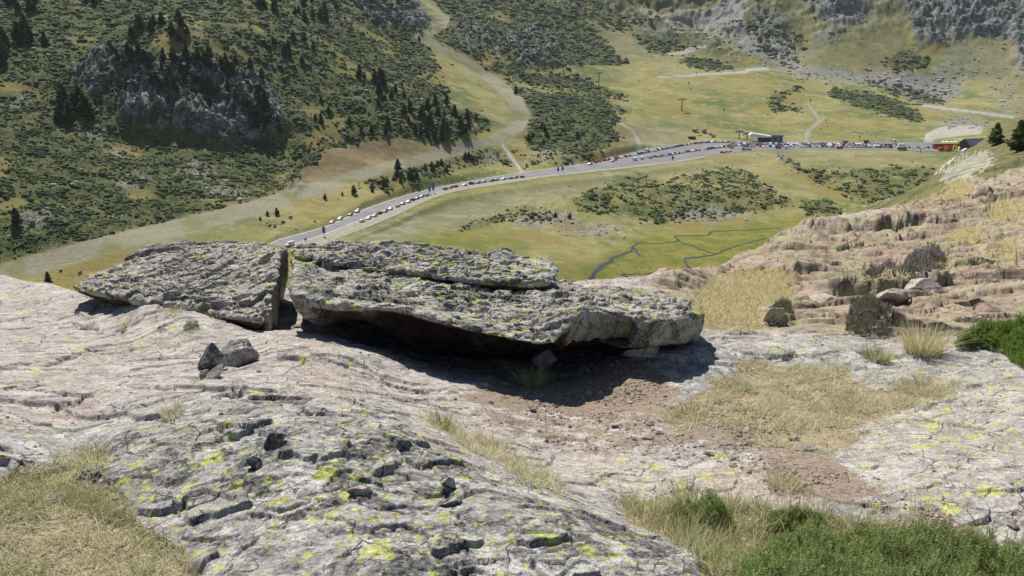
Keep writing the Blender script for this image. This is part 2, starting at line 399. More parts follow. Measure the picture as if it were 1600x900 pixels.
rock.poly([(1235,-60),(1350,-60),(1345,20),(1320,45),(1300,55),(1265,40),(1240,10)],1); rock.poly([(1400,-60),(1700,-80),(1800,100),(1620,130),(1590,110),(1580,60),(1540,60),(1500,55),(1470,70),(1430,70),(1420,30),(1400,20)],.85)
rock.poly([(930,-60),(1150,-60),(1130,10),(1080,25),(1040,30),(1000,20)],.5)
rock.poly([(800,315),(880,320),(900,350),(960,360),(1000,380),(960,375),(870,352),(820,340)],.25); rock.poly([(530,150),(580,140),(600,185),(560,180)],.35)
rock.poly([(440,255),(470,262),(478,300),(455,298)],.5); rock.poly([(1205,225),(1225,232),(1240,262),(1222,258)],.8)
rock.blur(8)
track.line([(-60,450,26),(60,412,26),(160,385,24),(250,362,22),(400,325,20),(500,293,17),(600,262,13),(700,240,12),(770,219,13),(806,200,13),(817,182,13),(804,155,12),(775,128,10),(735,104,9),(700,82,8),(668,66,7),(654,56,7),(690,42,7),(697,32,7),(675,14,6),(648,-10,6)])
track.line([(785,226,3),(816,269,3.6)],1,1); track.line([(1000,40,5),(1080,62,5),(1160,81,5)],.9); track.line([(1030,120,3),(1075,117,4),(1165,113,5),(1168,109,5),(1200,108,5)],1); track.line([(1045,84,4),(1100,82,5)],1)
track.line([(1262,160,3),(1280,190,6),(1262,205,6),(1258,226,6)],.75); track.line([(1440,165,3),(1500,172,3.2),(1582,183,3.4)],1,1)
track.line([(960,168,2),(985,205,4),(1005,232,3)],.6); track.line([(1192,238,3),(1196,255,3)],.7)
track.line([(1100,222,3),(1300,220,3),(1440,222,3)],.5)
track.line([(1450,222,5),(1453,210,5),(1475,205,5),(1515,203,3)],.9)
pale = Mask(); pale.line([(1020,121,1),(1075,117.5,2),(1165,113,2.8),(1168,109,2.6),(1200,108,2.6)],.9); pale.line([(1045,84,2.4),(1100,82,2.6)],.8); pale.line([(1440,165,1),(1500,172,1.4),(1582,183,1.6)],.9,1); pale.line([(785,226,2.0),(816,269,2.6)],.7,1); pale.line([(1262,160,2),(1280,190,4),(1262,205,4),(1258,226,5)],.36); pale.line([(1450,222,6),(1452,212,6),(1472,205,7),(1530,203,5)],1,1); pale.line([(968,190,3),(990,205,3),(1003,232,3)],.45)
track.blur(2)
dust.poly([(980,200),(1030,196),(1075,205),(1070,222),(1000,232),(985,222)],.7); dust.poly([(1020,90),(1060,90),(1060,110),(1020,110)],.5)
dust.poly([(520,380),(640,345),(760,312),(900,285),(1010,268),(1100,255),(1180,245),(1180,252),(1060,270),(960,285),(860,312),(760,340),(660,372)],.7)
dust.poly([(180,375),(400,318),(400,345),(250,382)],.4); dust.poly([(1210,240),(1470,238),(1470,255),(1300,262),(1230,255)],.4); dust.poly([(950,60),(1010,60),(1000,100),(960,95)],.4)
dust.blur(10)
lush.poly([(930,448),(880,440),(960,392),(1010,365),(1090,358),(1180,350),(1240,338),(1300,338),(1300,360),(1010,460)],1); lush.poly([(620,382),(660,362),(760,360),(830,385),(760,395)],.8)
lush.poly([(500,240),(560,232),(600,240)],0); lush.blur(6)
earth.poly([(470,290),(466,268),(500,240),(560,222),(620,216),(672,228),(640,244),(560,266),(480,298)],.9); earth.poly([(818,160),(835,190),(825,215),(800,228),(812,195)],.8)
earth.poly([(940,232),(965,205),(990,215),(975,240)],.7); earth.poly([(540,285),(700,248),(720,262),(620,290)],.4); earth.poly([(1340,80),(1400,90),(1400,120),(1340,105)],.4)
earth.poly([(900,22),(920,30),(960,60),(990,85),(970,82),(935,45)],.6); earth.blur(5)
scree.poly([(1005,50),(1050,42),(1120,30),(1180,-40),(1195,-40),(1165,40),(1150,60),(1190,75),(1240,70),(1250,100),(1300,108),(1420,118),(1510,125),(1500,150),(1440,160),(1380,135),(1250,120),(1190,95),(1120,72),(1040,60)],1)
scree.poly([(1500,60),(1520,70),(1480,130),(1450,120)],.5); scree.poly([(1455,195),(1500,182),(1540,192),(1560,200),(1500,200)],.9)
scree.poly([(1480,60),(1600,70),(1600,190),(1560,180),(1540,130),(1480,120)],.3); scree.poly([(1380,-30),(1395,-30),(1360,30),(1300,60),(1250,90),(1290,50),(1350,20)],.7)
for a in ((60,338,40,14),(205,282,34,14),(310,270,40,18),(350,300,40,14),(30,160,30,9),(150,208,30,8),(180,240,26,9),(770,245,20,8),(850,240,30,9),(900,255,24,9),(690,235,24,6),(1110,335,70,14),(850,345,60,14),(930,360,60,12)):
    x, y, w_, h_ = a; scree.poly([(x-w_, y), (x, y-h_), (x+w_, y), (x, y+h_)], .65)
scree.blur(5)
mS, mR, mT, mL, mE, mD, mC = (m(wx, wy) for m in (scrub, rock, track, lush, earth, dust, scree))
mT = track(pxs, pys)
spf = np.full_like(FY, 1.0)*FY*.0016
mS = mS*(1-mT)*(1-mC*.6)*sstep(.25, .5, mS+.35*fbm(FX, FY, 40, 4, .65, 77))
patch = fbm(FX, FY, 60, 4, .6, 91)
hi = sstep(1450, 1700, FY); mR = mR*(1-hi)+hi*np.clip(mR*.6+.55*sstep(.05, .45, fbm(FX, FY*.5, 170, 6, .6, 95)), 0, 1); mS = mS*(1-hi)+hi*np.clip(mS+.6*sstep(.1, .4, fbm(FX*1.2, FY*.6, 120, 5, .6, 96))*(1-mR), 0, 1)
mS = mS*(1-.75*sstep(.35, .75, patch)*(pxs < 800)*(pys < 340))
# relief: crags where the rock is, hummocks under the scrub, nothing on road and track
soft = 1-np.clip(mT+mL, 0, 1)
dz = mR*(fbm(FX, FY, 42, 6, .55, 3, spf, True)*7.0*np.clip(FY/900, .7, 2.0)+fbm(FX*1.6, FY*.5, 16, 4, .6, 8, spf, True)*5.0)
dz += (1-mR)*soft*(fbm(FX, FY, 90, 3, .5, 21)*2.2*sstep(450, 900, FY)+fbm(FX, FY, 16, 4, .55, 22, spf)*(.45+1.1*mS))
dz += sstep(1450, 2100, FY)*(fbm(FX, FY, 330, 7, .56, 31, spf, True))*42
dz += hi*(fbm(FX*1.5, FY*.6, 75, 5, .6, 36, spf, True)*6.5)
dz += mC*fbm(FX, FY, 6, 3, .6, 66, spf)*1.0
asph_px = [(415,383),(440,372.5),(505,355),(540,340),(575,324.5),(610,312.5),(640,303),(675,294.5),(725,284.5),(765,277),(800,271.5),(860,263),(917,255),(945,249),(985,239.5),(1020,231.5),(1060,225),(1110,219.8),(1200,220),(1300,221.5),(1400,222.5),(1450,222),(1500,226),(1560,228),
           (1560,238.5),(1480,237.2),(1400,235),(1300,233.2),(1200,234),(1150,237.5),(1100,244.5),(1050,253),(975,261.5),(900,269.3),(860,273.5),(800,281),(765,286),(725,291.5),(690,298.5),(670,304),(640,313.5),(612,324),(562,344.5),(507,366.2),(447,386)]
shoul_px = [(447,386),(507,366.2),(562,344.5),(612,324),(640,313.5),(670,304),(690,298.5),(725,291.5),(765,286),(800,281),(860,273.5),(900,269.3),(975,261.5),(1050,253),(1100,244.5),
            (1100,246.5),(1050,255),(975,263.5),(900,271.5),(860,276),(800,285),(765,290.5),(725,296.5),(700,302),(682,308),(655,319),(625,334),(580,353),(520,376),(500,386)]
wide = Mask().poly(asph_px).poly(shoul_px); wide.line([(447,390,5),(520,381,6),(580,358,6),(655,324,6),(700,307,5),(765,295,5),(800,290,5),(860,281,5),(975,268,5),(1100,251,4),(1200,239,4),(1300,238,4),(1480,242,4)], 1, 1); wide.blur(4); wide.a = np.clip(wide.a*1.5, 0, 1); rpx, rpy = proj(FX, FY, ROADZ); wd = wide(rpx, rpy)
FZ_ = FZ_+dz*(1-wd)
FZ_ = FZ_*(1-wd)+np.maximum(np.minimum(FZ_, ROADZ+.6+30*(1-wd)), ROADZ-.5-5*(1-wd))*wd
# road bed: flatten
asph = np.array([Pz(a, b, ROADZ) for a, b in asph_px])
shoul = np.array([Pz(a, b, ROADZ) for a, b in shoul_px])
mroad = Mask().poly(asph_px).poly(shoul_px)
mroad.a = (mroad.a > .2).astype(np.float32); mroad.blur(3)
k = sstep(.02, .5, mroad(rpx, rpy)); FZ_ = FZ_*(1-k)+(ROADZ-.2)*k
fat = {'m1': np.stack([mS.ravel(), mR.ravel(), mT.ravel()], 1), 'm2': np.stack([mL.ravel(), mE.ravel(), mD.ravel()], 1), 'm3': np.stack([mC.ravel(), sstep(.1, .6, patch).ravel(), pale(pxs, pys).ravel()], 1)}
def f_z(x, y):
    u = (x/y-fu[0])/(fu[1]-fu[0]); v = (np.log(y)-fv[0])/(fv[1]-fv[0])
    u = np.clip(u, 0, FU-1.001); v = np.clip(v, 0, FVN-1.001); j = u.astype(int); i = v.astype(int); a = u-j; b = v-i
    return (FZ_[i, j]*(1-a)+FZ_[i, j+1]*a)*(1-b)+(FZ_[i+1, j]*(1-a)+FZ_[i+1, j+1]*a)*b
def f_hit(px, py):
    """where the sight line through a photo pixel meets the valley terrain"""
    u = float(uu(px, py)); t = float(tt(py)); ys = np.exp(np.linspace(fv[0], fv[-1]-.01, 1500)); z = f_z(u*ys, ys)
    k = np.argmax(z >= -t*ys)
    if k == 0: k = int(np.argmin(np.abs(z+t*ys)))
    return np.array([u*ys[k], ys[k], z[k]])
q = N('valley_ground')
m1, m2, m3 = q.attr('m1'), q.attr('m2'), q.attr('m3')
nA = q.noise(.012, 6, .6); nB = q.noise(.07, 6, .65); nC = q.noise(.45, 5, .7); nD = q.noise(1.6, 3, .7)
g = q.mix(q.ramp(nA, .38, .62), (.14, .175, .055), (.31, .275, .11)); g = q.mix(q.ramp(nB, .48, .66), g, (.345, .30, .15))
xyz = q.n('ShaderNodeSeparateXYZ'); q.set(xyz.inputs[0], q.pos); farm = q.ramp(xyz.outputs['Y'], 1350, 1650)
alp = q.mix(q.ramp(q.noise(.02, 8, .75), .42, .58), (.085, .11, .045), (.215, .20, .11)); alp = q.mix(q.ramp(q.noise(.09, 7, .8), .55, .62), alp, (.26, .255, .24)); g = q.mix(q.math('MULTIPLY', farm, .9), g, alp)
g = q.mix(m3[1], g, (0.260, 0.215, 0.072))
g = q.mix(q.math('MULTIPLY', q.ramp(nC, .52, .66), .45), g, (0.111, 0.124, 0.046))
c = g
dust_c = q.mix(q.ramp(nB, .4, .6), (0.215, 0.208, 0.137), (0.260, 0.260, 0.202)); c = q.mix(m2[2], c, dust_c)
lush_c = q.mix(q.ramp(nB, .40, .60), (0.156, 0.176, 0.034), (0.247, 0.221, 0.058)); lush_c = q.mix(q.ramp(q.noise(.12, 5, .7, 1.5), .55, .66), lush_c, (0.098, 0.098, 0.036)); c = q.mix(m2[0], c, lush_c)
earth_c = q.mix(q.ramp(nB, .42, .62), (0.176, 0.124, 0.068), (0.247, 0.189, 0.098)); earth_c = q.mix(q.ramp(nC, .52, .62), earth_c, (0.130, 0.130, 0.058)); c = q.mix(m2[1], c, earth_c)
s_c = q.mix(q.ramp(nC, .40, .60), (.055, .075, .03), (.13, .14, .05)); s_c = q.mix(q.ramp(nB, .55, .7), s_c, (.18, .165, .07)); c = q.mix(m1[0], c, s_c)
r_c = q.mix(q.ramp(q.noise(.16, 9, .78, .4), .42, .60), (.07, .08, .09), (.32, .315, .305)); r_c = q.mix(q.ramp(nB, .5, .6), r_c, (.075, .10, .045)); r_c = q.mix(q.ramp(q.noise(.5, 8, .8), .54, .60), r_c, (.04, .045, .055)); c = q.mix(q.ramp(m1[1], .15, .6), c, r_c)  # dark blue-grey in the rock colour stands in for shade on the crag
sc_c = q.mix(q.ramp(nD, .35, .65), (0.130, 0.130, 0.130), (0.390, 0.377, 0.364)); c = q.mix(q.math('MULTIPLY', m3[0], q.ramp(nC, .30, .55)), c, sc_c)
t_c = q.mix(q.ramp(nC, .3, .7), (0.240, 0.227, 0.150), (0.325, 0.305, 0.221)); t_c = q.mix(q.ramp(q.noise(.035, 4), .48, .62), t_c, (0.202, 0.215, 0.098)); c = q.mix(q.ramp(m1[2], .1, .8), c, t_c)
c = q.mix(q.ramp(m3[2], .15, .6), c, q.mix(q.ramp(nC, .3, .7), (.34, .325, .27), (.46, .44, .38)))
hb = q.math('ADD', nC, q.math('MULTIPLY', nD, .5))
nb = q.bump(hb, .7, 1.3)
M_far = q.done(c, .95, nb, .1)
me = mesh_np('valley_terrain', np.stack([FX.ravel(), FY.ravel(), FZ_.ravel()], 1), grid_faces(FVN, FU), True, fat, [M_far])
tag(link('terrain', me), kind='structure')

# ------------------------------------------------------------------ road, car park, markings, paths, stream
def flat_poly(name, pts, z, mat, kind='structure'):
    import bmesh
    bm = bmesh.new(); vs = [bm.verts.new((p[0], p[1], z)) for p in pts]; f = bm.faces.new(vs)
    bmesh.ops.triangulate(bm, faces=[f]); bm.normal_update()
    for f in bm.faces:
        if f.normal.z < 0: f.normal_flip()
    me = bpy.data.meshes.new(name); bm.to_mesh(me); bm.free(); me.materials.append(mat)
    o = link(name, me); tag(o, kind=kind); return o
q = N('asphalt'); M_asph = q.done(q.mix(q.ramp(q.noise(.08, 6, .6), .35, .65), (.165, .16, .165), (.215, .21, .21)), .85)
q = N('gravel_shoulder'); M_gravel = q.done(q.mix(q.ramp(q.noise(.4, 5, .6), .35, .65), (.24, .22, .17), (.33, .31, .25)), .95)
M_white = plain('white_paint', (.75, .75, .73), .6)
flat_poly('road', asph, ROADZ, M_asph)
flat_poly('gravel_shoulder', shoul, ROADZ-.006, M_gravel)
def ribbon(name, pts, w, mat, dz=.05, drape=None, label=None, cat=None, kind='structure'):
    pts = np.array(pts, float); d = np.gradient(pts[:, :2], axis=0); d /= np.linalg.norm(d, axis=1)[:, None]+1e-9
    nrm = np.stack([-d[:, 1], d[:, 0]], 1); w = np.broadcast_to(w, (len(pts),))[:, None]
    cols = [-.5, -.2, .2, .5]; L = []
    for c_ in cols:
        p = pts.copy(); p[:, :2] += nrm*w*c_
        if drape is not None: p[:, 2] = drape(p[:, 0], p[:, 1])+dz
        else: p[:, 2] += dz
        L.append(p)
    V_ = np.stack(L, 1).reshape(-1, 3)
    o = link(name, mesh_np(name, V_, grid_faces(len(pts), 4)[:, ::-1], True, None, [mat])); tag(o, label, cat, kind=kind); return o
def densify(pts, n=6):
    pts = np.array(pts, float); t = np.arange(len(pts)); T = np.linspace(0, len(pts)-1, (len(pts)-1)*n+1)
    # catmull-rom
    out = []
    for x in T:
        i = min(int(x), len(pts)-2); f = x-i
        p0, p1, p2, p3 = pts[max(i-1, 0)], pts[i], pts[i+1], pts[min(i+2, len(pts)-1)]
        out.append(.5*((2*p1)+(-p0+p2)*f+(2*p0-5*p1+4*p2-p3)*f*f+(-p0+3*p1-3*p2+p3)*f**3))
    return np.array(out)
low = np.array([Pz(a, b, ROADZ) for a, b in asph_px[:17]]); up_line = densify(low, 5)
lo = np.array([Pz(a, b, ROADZ) for a, b in asph_px[-16:]]); lo_line = densify(lo, 5)
def inset(line, other_side, d):
    t = np.gradient(line[:, :2], axis=0); t /= np.linalg.norm(t, axis=1)[:, None]; n_ = np.stack([-t[:, 1], t[:, 0]], 1)*other_side
    r = line.copy(); r[:, :2] += n_*d; return r
ribbon('road_edge_line', inset(up_line, -1, .7), .35, M_white, .006)
ribbon('road_edge_line', inset(lo_line, -1, .6), .35, M_white, .006)
q = N('stream_water'); M_water = q.done(q.mix(q.ramp(q.noise(.3, 3), .4, .6), (.03, .045, .05), (.06, .07, .075)), .25, q.bump(q.noise(2.5, 3), .15, .05), .6)
q = N('stream_bed'); M_bed = q.done(q.mix(q.ramp(q.noise(.6, 4), .4, .6), (.075, .08, .035), (.15, .14, .08)), .9)
STREAMS = [[(918,443,3),(932,424,3.6),(950,410,4),(957,403,3.4),(967,400,3),(985,392,1.5),(990,385,1.3),(1000,379,1)],
           [(998,400,1.6),(994,392,2),(988,386,1.6)], [(972,448,2.6),(983,440,2.6),(980,433,3),(974,430,2)], [(974,430,1),(1010,428,.9),(1060,425,.7)],
           [(1055,378,2),(1058,374,1.8),(1053,369,1.5),(1100,368,2.2),(1112,362,2.2),(1140,361,1.6),(1180,359,1),(1220,356,.7)],
           [(1088,425,2),(1068,407,2),(1090,402,2.2),(1115,398,1.5),(1150,385,.9),(1200,372,.7)], [(1060,378,1.4),(1085,385,1.3),(1100,392,1.2),(1118,397,1)],
           [(1000,379,.9),(1030,381,.9),(1055,378,1)]]
smask = Mask()
for st in STREAMS:
    pts = densify([np.r_[f_hit(a, b), w_] for a, b, w_ in st], 8)
    w_ = pts[:, 3]*.45*(.7+.6*np.abs(np.sin(np.arange(len(pts))*.37+len(pts))))
    j = fbm(pts[:, 0], pts[:, 1], 9, 3, .6, 5)*1.6
    pts[:, 0] += j
    ribbon('stream_bank', pts[:, :3], w_*1.6+.5, M_bed, .10, f_z)
    ribbon('stream', pts[:, :3], w_, M_water, .22, f_z)

# ------------------------------------------------------------------ haze
if True:
    q = N('haze_air'); q.t.nodes.remove(q.b)
    pv = q.n('ShaderNodeVolumePrincipled'); pv.inputs['Color'].default_value = (.80, .88, 1, 1); pv.inputs['Density'].default_value = .000028; pv.inputs['Anisotropy'].default_value = .1
    q.t.links.new(pv.outputs[0], q.out.inputs['Volume'])
    x0, x1, y0, y1, z0, z1 = -3000, 3000, -40, 3600, -230, 1100
    Vb = np.array([(x, y, z) for z in (z0, z1) for y in (y0, y1) for x in (x0, x1)])
    Fb = np.array([(0,2,3,1),(4,5,7,6),(0,1,5,4),(2,6,7,3),(0,4,6,2),(1,3,7,5)])
    tag(link('haze', mesh_np('haze', Vb, Fb, False, None, [q.m])), 'thin blue summer air filling the valley', 'haze', kind='stuff')
# ================================================================== NEAR HILLSIDE
ZR = -1.1
nc = []
def NA(*a): nc.extend([(float(uu(p, q_))*Y, Y, -float(tt(q_))*Y) for p, q_, Y in a])
def NX(*a): nc.extend(a)
NX((0,.3,-1.45),(-1,.3,-1.45),(1,.3,-1.5),(0,1,-1.5),(-1.3,1.2,-1.52),(1.3,1.2,-1.6))
NA((-200,900,2.3),(0,900,2.15),(300,900,2.0),(600,900,1.88),(900,900,1.95),(1130,900,2.05),(1250,900,2.45),(1600,900,2.6),(1900,900,2.7))
NA((400,622,3.4),(180,690,3.0),(620,662,3.1),(780,742,2.75),(900,800,2.5),(1000,850,2.3),(1130,893,2.08),(450,700,2.75),(650,780,2.4),(300,780,2.5))
NA((400,603,3.85),(620,640,3.6),(790,722,3.25),(915,782,2.95),(1060,835,2.7),(1190,870,2.55),(140,715,3.0))
NA((0,700,2.95),(0,600,4.0),(0,520,5.6),(0,462,7.5),(0,434,9),(-250,600,4.1),(-250,430,9))
NA((200,640,3.5),(200,560,4.7),(200,500,6.0),(130,462,7.1),(80,446,8.0),(400,560,4.8),(450,522,5.3),(600,600,4.5),(590,556,4.95))
NA((850,615,4.89),(750,600,4.85),(650,575,4.95),(520,528,5.4),(1000,562,5.5),(1100,552,5.6),(850,650,4.5),(850,700,3.85),(1000,700,3.9),(1000,620,4.8),(1200,700,3.9),(1200,600,5.0),(1200,780,3.1),
   (1400,600,4.9),(1400,700,3.8),(1400,800,3.0),(1600,600,4.8),(1600,700,3.7),(1600,800,2.95),(1850,700,3.7),(1850,600,4.8))
NX((-1.9,6.1,-2.24),(-1.2,6.1,-2.30),(-.4,5.9,-2.38),(.3,5.9,-2.42),(.9,6.2,-2.42),(-2.6,7.2,-2.45),(-1.4,7.3,-2.10),(-2.1,7.3,-2.2),(-.7,7.3,-2.15),(.1,7.2,-2.3),(-1.4,8.2,-2.6),(-.2,8.2,-2.7))
NA((300,497,5.72),(220,480,6.1))
NA((1100,520,6.3),(1300,520,6.2),(1500,545,5.7),(1620,560,5.4),(960,480,7.2),(900,445,8.6),(1010,444,12))
NA((1300,500,7.2),(1300,450,10),(1300,400,15),(1300,352,23),(1150,480,8.2),(1150,440,11),(1150,405,16),(1240,372,20),(1400,335,26),(1500,500,7.0),(1500,450,9.5),(1500,400,13.5),(1500,330,23),(1620,450,9),(1620,400,12),(1620,330,19),(1620,260,36),
   (1560,256,60),(1480,280,52),(1620,228,80),(1850,400,12),(1850,215,60),(1440,300,40))
NA((1400,326,70),(1440,290,105),(1470,262,130),(1360,330,75),(1480,270,118),(1510,252,118),(1540,237,118),(1570,222,120),(1620,204,120),(1850,160,120),(1530,252,190),(1610,225,200),(1320,342,60),(1850,160,170))
for px, Y, t_ in ((-250,12,.40),(0,12,.42),(130,10,.44),(130,15,.52),(0,22,.52),(300,9.5,.46),(600,9,.44),(800,10.2,.42),(1000,15,.40),(500,22,.55),(900,25,.52),(1150,30,.44),(1250,45,.42),(200,60,.52),(700,60,.52),(1100,80,.47),(-250,60,.5),
                  (0,300,.42),(400,300,.41),(800,300,.43),(1200,300,.43),(1500,300,.36),(1850,300,.30),(300,150,.47),(900,150,.48),(1300,150,.40)):
    u = (px-800)/F; nc.append((u*Y, Y, -t_*Y))
def nwarp(x, y): return x/(y+.8), np.log(y+.3)*.55
C_, V_ = [], []
for x, y, z in nc:
    a, b = nwarp(x, y); C_.append((a, b)); V_.append((z-ZR)/(y+.3))
ntps = TPS(C_, V_, 3e-5)
NU = 1350
nu = np.linspace(-.80, .80, NU)
ny = np.concatenate([np.geomspace(.5, 1.75, 50)[:-1], np.geomspace(1.75, 6.8, 640)[:-1], np.geomspace(6.8, 30, 280)[:-1], np.geomspace(30, 320, 130)])
NV = len(ny)
U, NY = np.meshgrid(nu, ny); NX_ = U*(NY+.8)
a, b = nwarp(NX_, NY)
NZ = ntps(a, b)*(NY+.3)+ZR
npx, npy = proj(NX_, NY, NZ)
jx = npx+fbm(NX_, NY, .35, 4, .6, 60)*14; jy = npy+fbm(NX_, NY, .35, 4, .6, 61)*8
m_dirt, m_soil, m_lich, m_pink, m_straw, m_hump, m_green, m_ledge = (Mask() for _ in range(8))
GL = [(-520,740),(0,745),(70,728),(140,700),(172,700),(170,715),(110,748),(175,770),(210,800),(250,835),(290,870),(330,930),(-520,1240)]
m_soil.poly(GL)
GR = [(1100,600),(1160,570),(1230,560),(1320,575),(1370,605),(1490,588),(1500,612),(1420,640),(1350,668),(1330,700),(1240,705),(1180,690),(1120,660),(1040,670),(1020,640)]
m_soil.poly(GR, .75)
GS = [(655,650),(700,655),(760,690),(830,730),(880,760),(870,775),(800,740),(720,690)]
m_soil.poly(GS, .6)
GG = [(960,790),(1040,778),(1180,790),(1290,800),(1700,880),(1700,1240),(1150,1000),(1080,860)]
m_soil.poly(GG)
GY = [(1085,470),(1110,440),(1160,428),(1240,430),(1235,470),(1180,480),(1190,515),(1100,515)]
m_straw.poly(GY)
for p_ in ([(1380,330),(1440,290),(1500,280),(1530,300),(1500,320),(1440,325)],[(1480,360),(1540,355),(1540,380),(1490,390)],[(1545,385),(1590,375),(1590,410),(1550,415)],[(1100,395),(1180,375),(1240,365),(1180,400)],[(1340,430),(1480,400),(1490,425),(1400,445)],[(1540,320),(1600,310),(1600,350),(1545,350)]): m_straw.poly(p_, .75)
m_straw.blur(5)
m_dirt.poly([(690,625),(760,602),(860,560),(960,560),(1060,580),(1080,612),(1050,640),(1120,655),(1200,690),(1300,700),(1370,760),(1420,800),(1300,790),(1190,770),(1120,720),(1000,712),(900,705),(800,690),(740,640)], .50)
m_dirt.poly([(720,610),(780,600),(860,580),(960,560),(1050,590),(1030,625),(940,650),(860,640),(760,625)], .95); m_dirt.poly([(1200,695),(1290,700),(1330,750),(1350,780),(1260,775),(1200,760)], .7); m_dirt.poly([(1090,630),(1180,640),(1240,680),(1160,700),(1060,690)], .8)
m_dirt.poly([(-100,640),(120,636),(200,640),(270,648),(200,652),(80,648)], .8); m_dirt.poly([(460,520),(640,530),(860,560),(960,560),(900,600),(700,590)], .5)
m_dirt.poly([(1390,790),(1470,790),(1560,850),(1600,870),(1620,890),(1500,850)], .9); m_dirt.poly([(-60,770),(40,790),(30,830),(-60,850)], .6)
m_dirt.blur(8)
m_hump.poly([(95,752),(180,690),(300,640),(400,606),(470,615),(620,655),(780,738),(900,795),(1000,845),(1150,888),(1190,1240),(330,1240),(280,860),(200,790)]); 
m_lich.poly([(95,752),(180,690),(300,640),(400,606),(620,655),(780,738),(900,795),(1000,845),(1150,888),(1190,1240),(330,1240),(280,860)], .75)
m_lich.poly([(430,700),(900,780),(1000,845),(1150,900),(700,900),(500,800)], 1.25)
m_lich.poly([(1100,540),(1250,515),(1480,560),(1600,590),(1700,600),(1700,1000),(1500,850),(1350,790),(1330,720),(1360,660),(1500,600),(1250,560)], .85)
m_lich.poly([(880,700),(1100,730),(1200,780),(1000,800),(900,770)], .55); m_lich.poly([(0,430),(500,520),(0,640)], .18); m_lich.poly([(1180,350),(1600,330),(1700,500),(1300,520)], .45)
m_lich.blur(16)
m_pink.poly([(-520,420),(130,430),(460,505),(700,600),(860,680),(870,720),(780,735),(620,650),(400,600),(250,640),(-520,760)], .55)
m_pink.poly([(880,690),(1200,720),(1300,790),(1000,800),(850,760)], .7); m_pink.poly([(860,430),(1700,150),(1700,520),(1250,520),(1000,540)], .9); m_pink.poly([(600,590),(900,600),(1050,640),(900,720),(750,680)], .85)
m_pink.poly([(1300,600),(1700,600),(1700,1000),(1500,860),(1350,790)], .45)
m_pink.blur(14)
m_green.poly([(1290,345),(1360,318),(1440,285),(1475,262),(1530,205),(1600,100),(1720,-100),(1720,260),(1600,262),(1540,280),(1480,300),(1420,325),(1380,340)], 1); m_green.poly([(1480,270),(1540,240),(1560,250),(1500,290),(1475,300)], .15)
m_green.blur(5)
m_ledge.poly([(1000,445),(1250,360),(1400,335),(1600,250),(1720,240),(1720,540),(1420,530),(1240,520),(1100,520),(1090,500)]); m_ledge.blur(10)
m_hump.blur(8); m_soil.blur(9)
aD, aS, aL, aP, aW, aH, aG, aE = (m(jx, jy) for m in (m_dirt, m_soil, m_lich, m_pink, m_straw, m_hump, m_green, m_ledge))
aG = np.where(NY > 30, aG, aG*.0); beyond = sstep(28, 45, NY)*(npx < 1290); aG = np.maximum(aG, beyond)
rockm = (1-np.clip(aD+aS+aW, 0, 1))
spc = NY*.0022
# rounded weathering, broken ledges facing the valley wind, pits and knobs
def ledges(x, y, lam, amp, ang, s, sp, sharp=.16):
    g = (x*math.sin(ang)+y*math.cos(ang))/lam + .55*fbm(x, y, lam*2.3, 4, .55, s, sp)
    k = np.floor(g); f = g-k; a = .35+.9*rnd2(k, k*0+s, s)
    fr = sstep(0, sharp, f)*(1-f)/(1-sharp*.5)
    lat = sstep(-.25, .35, fbm(x, y, lam*3.1, 3, .5, s+7))
    return amp*a*fr*lat*np.clip(lam/(sp*6)-.5, 0, 1)
d = fbm(NX_, NY, 1.5, 3, .5, 101, spc)*.024+fbm(NX_, NY, .30, 5, .55, 103, spc)*.004*(.5+.6*rockm)
kf = lambda lam: np.clip(lam/(spc*5)-.6, 0, 1)
d += rockm*(facet(NX_, NY, .42, 171)*(.012-.002*aH)*kf(.42)+facet(NX_, NY*1.3, .15, 172)*(.0045+.0025*aH)*kf(.15)+facet(NX_, NY, .06, 173)*(.0018+.0018*aH)*kf(.06))
d += rockm*(1-aH)*(1-aE)*(ledges(NX_, NY, .75, .040, R(24), 111, spc, .05)+ledges(NX_+3, NY, .23, .013, R(-35), 112, spc, .08))
d += rockm*aH*(ledges(NX_, NY, .42, .034, R(14), 121, spc, .04)*.30+ledges(NX_, NY, .13, .008, R(-12), 122, spc, .09)*.6)
f1, f21, rv = cell2(NX_/.15+fbm(NX_, NY, .2, 3, .6, 7)*.35, NY/.11+fbm(NX_, NY, .2, 3, .6, 8)*.35, 3)
d += aH*rockm*((rv > .86)*sstep(.0, .12, f21)*.022)
d -= aH*rockm*(rv < .06)*sstep(.0, .2, f21)*.014
d += aH*rockm*fbm(NX_, NY, .04, 2, .6, 130, spc)*.0025
lam_e = np.clip(NY*.085, .5, 3.0)
for lo_, hi_, L_ in ((5.5, 12, .62), (9, 22, 1.15), (16, 36, 2.0)):
    w_ = sstep(lo_*.8, lo_*1.1, NY)*(1-sstep(hi_, hi_*1.4, NY))*aE*rockm
    d += w_*(ledges(NX_, NY, L_, L_*.155, R(-12), int(L_*100), spc, .10)+ledges(NX_, NY, L_*.45, L_*.05, R(14), int(L_*90)+1, spc, .10))
    d += w_*facet(NX_*.45, NY*1.5, L_*1.1, 61+int(L_*10))*L_*.055*np.clip(L_/(spc*5)-.6, 0, 1)+w_*facet(NX_*.6, NY*1.5, L_*.4, 71+int(L_*10))*L_*.012
    c1, c2, cr = cell2(NX_/(L_*3.0)+.3*fbm(NX_, NY, L_, 2), NY/(L_*1.1)+.3*fbm(NX_, NY, L_, 2, .5, 4), 31+int(L_*10))
    d += w_*(cr-.5)*L_*.06*sstep(0, .10, c2) - w_*(1-sstep(0, .05, c2))*L_*.05
d += aG*(fbm(NX_, NY, 14, 5, .55, 141, spc)*.45*np.clip(NY/120, .1, 1))
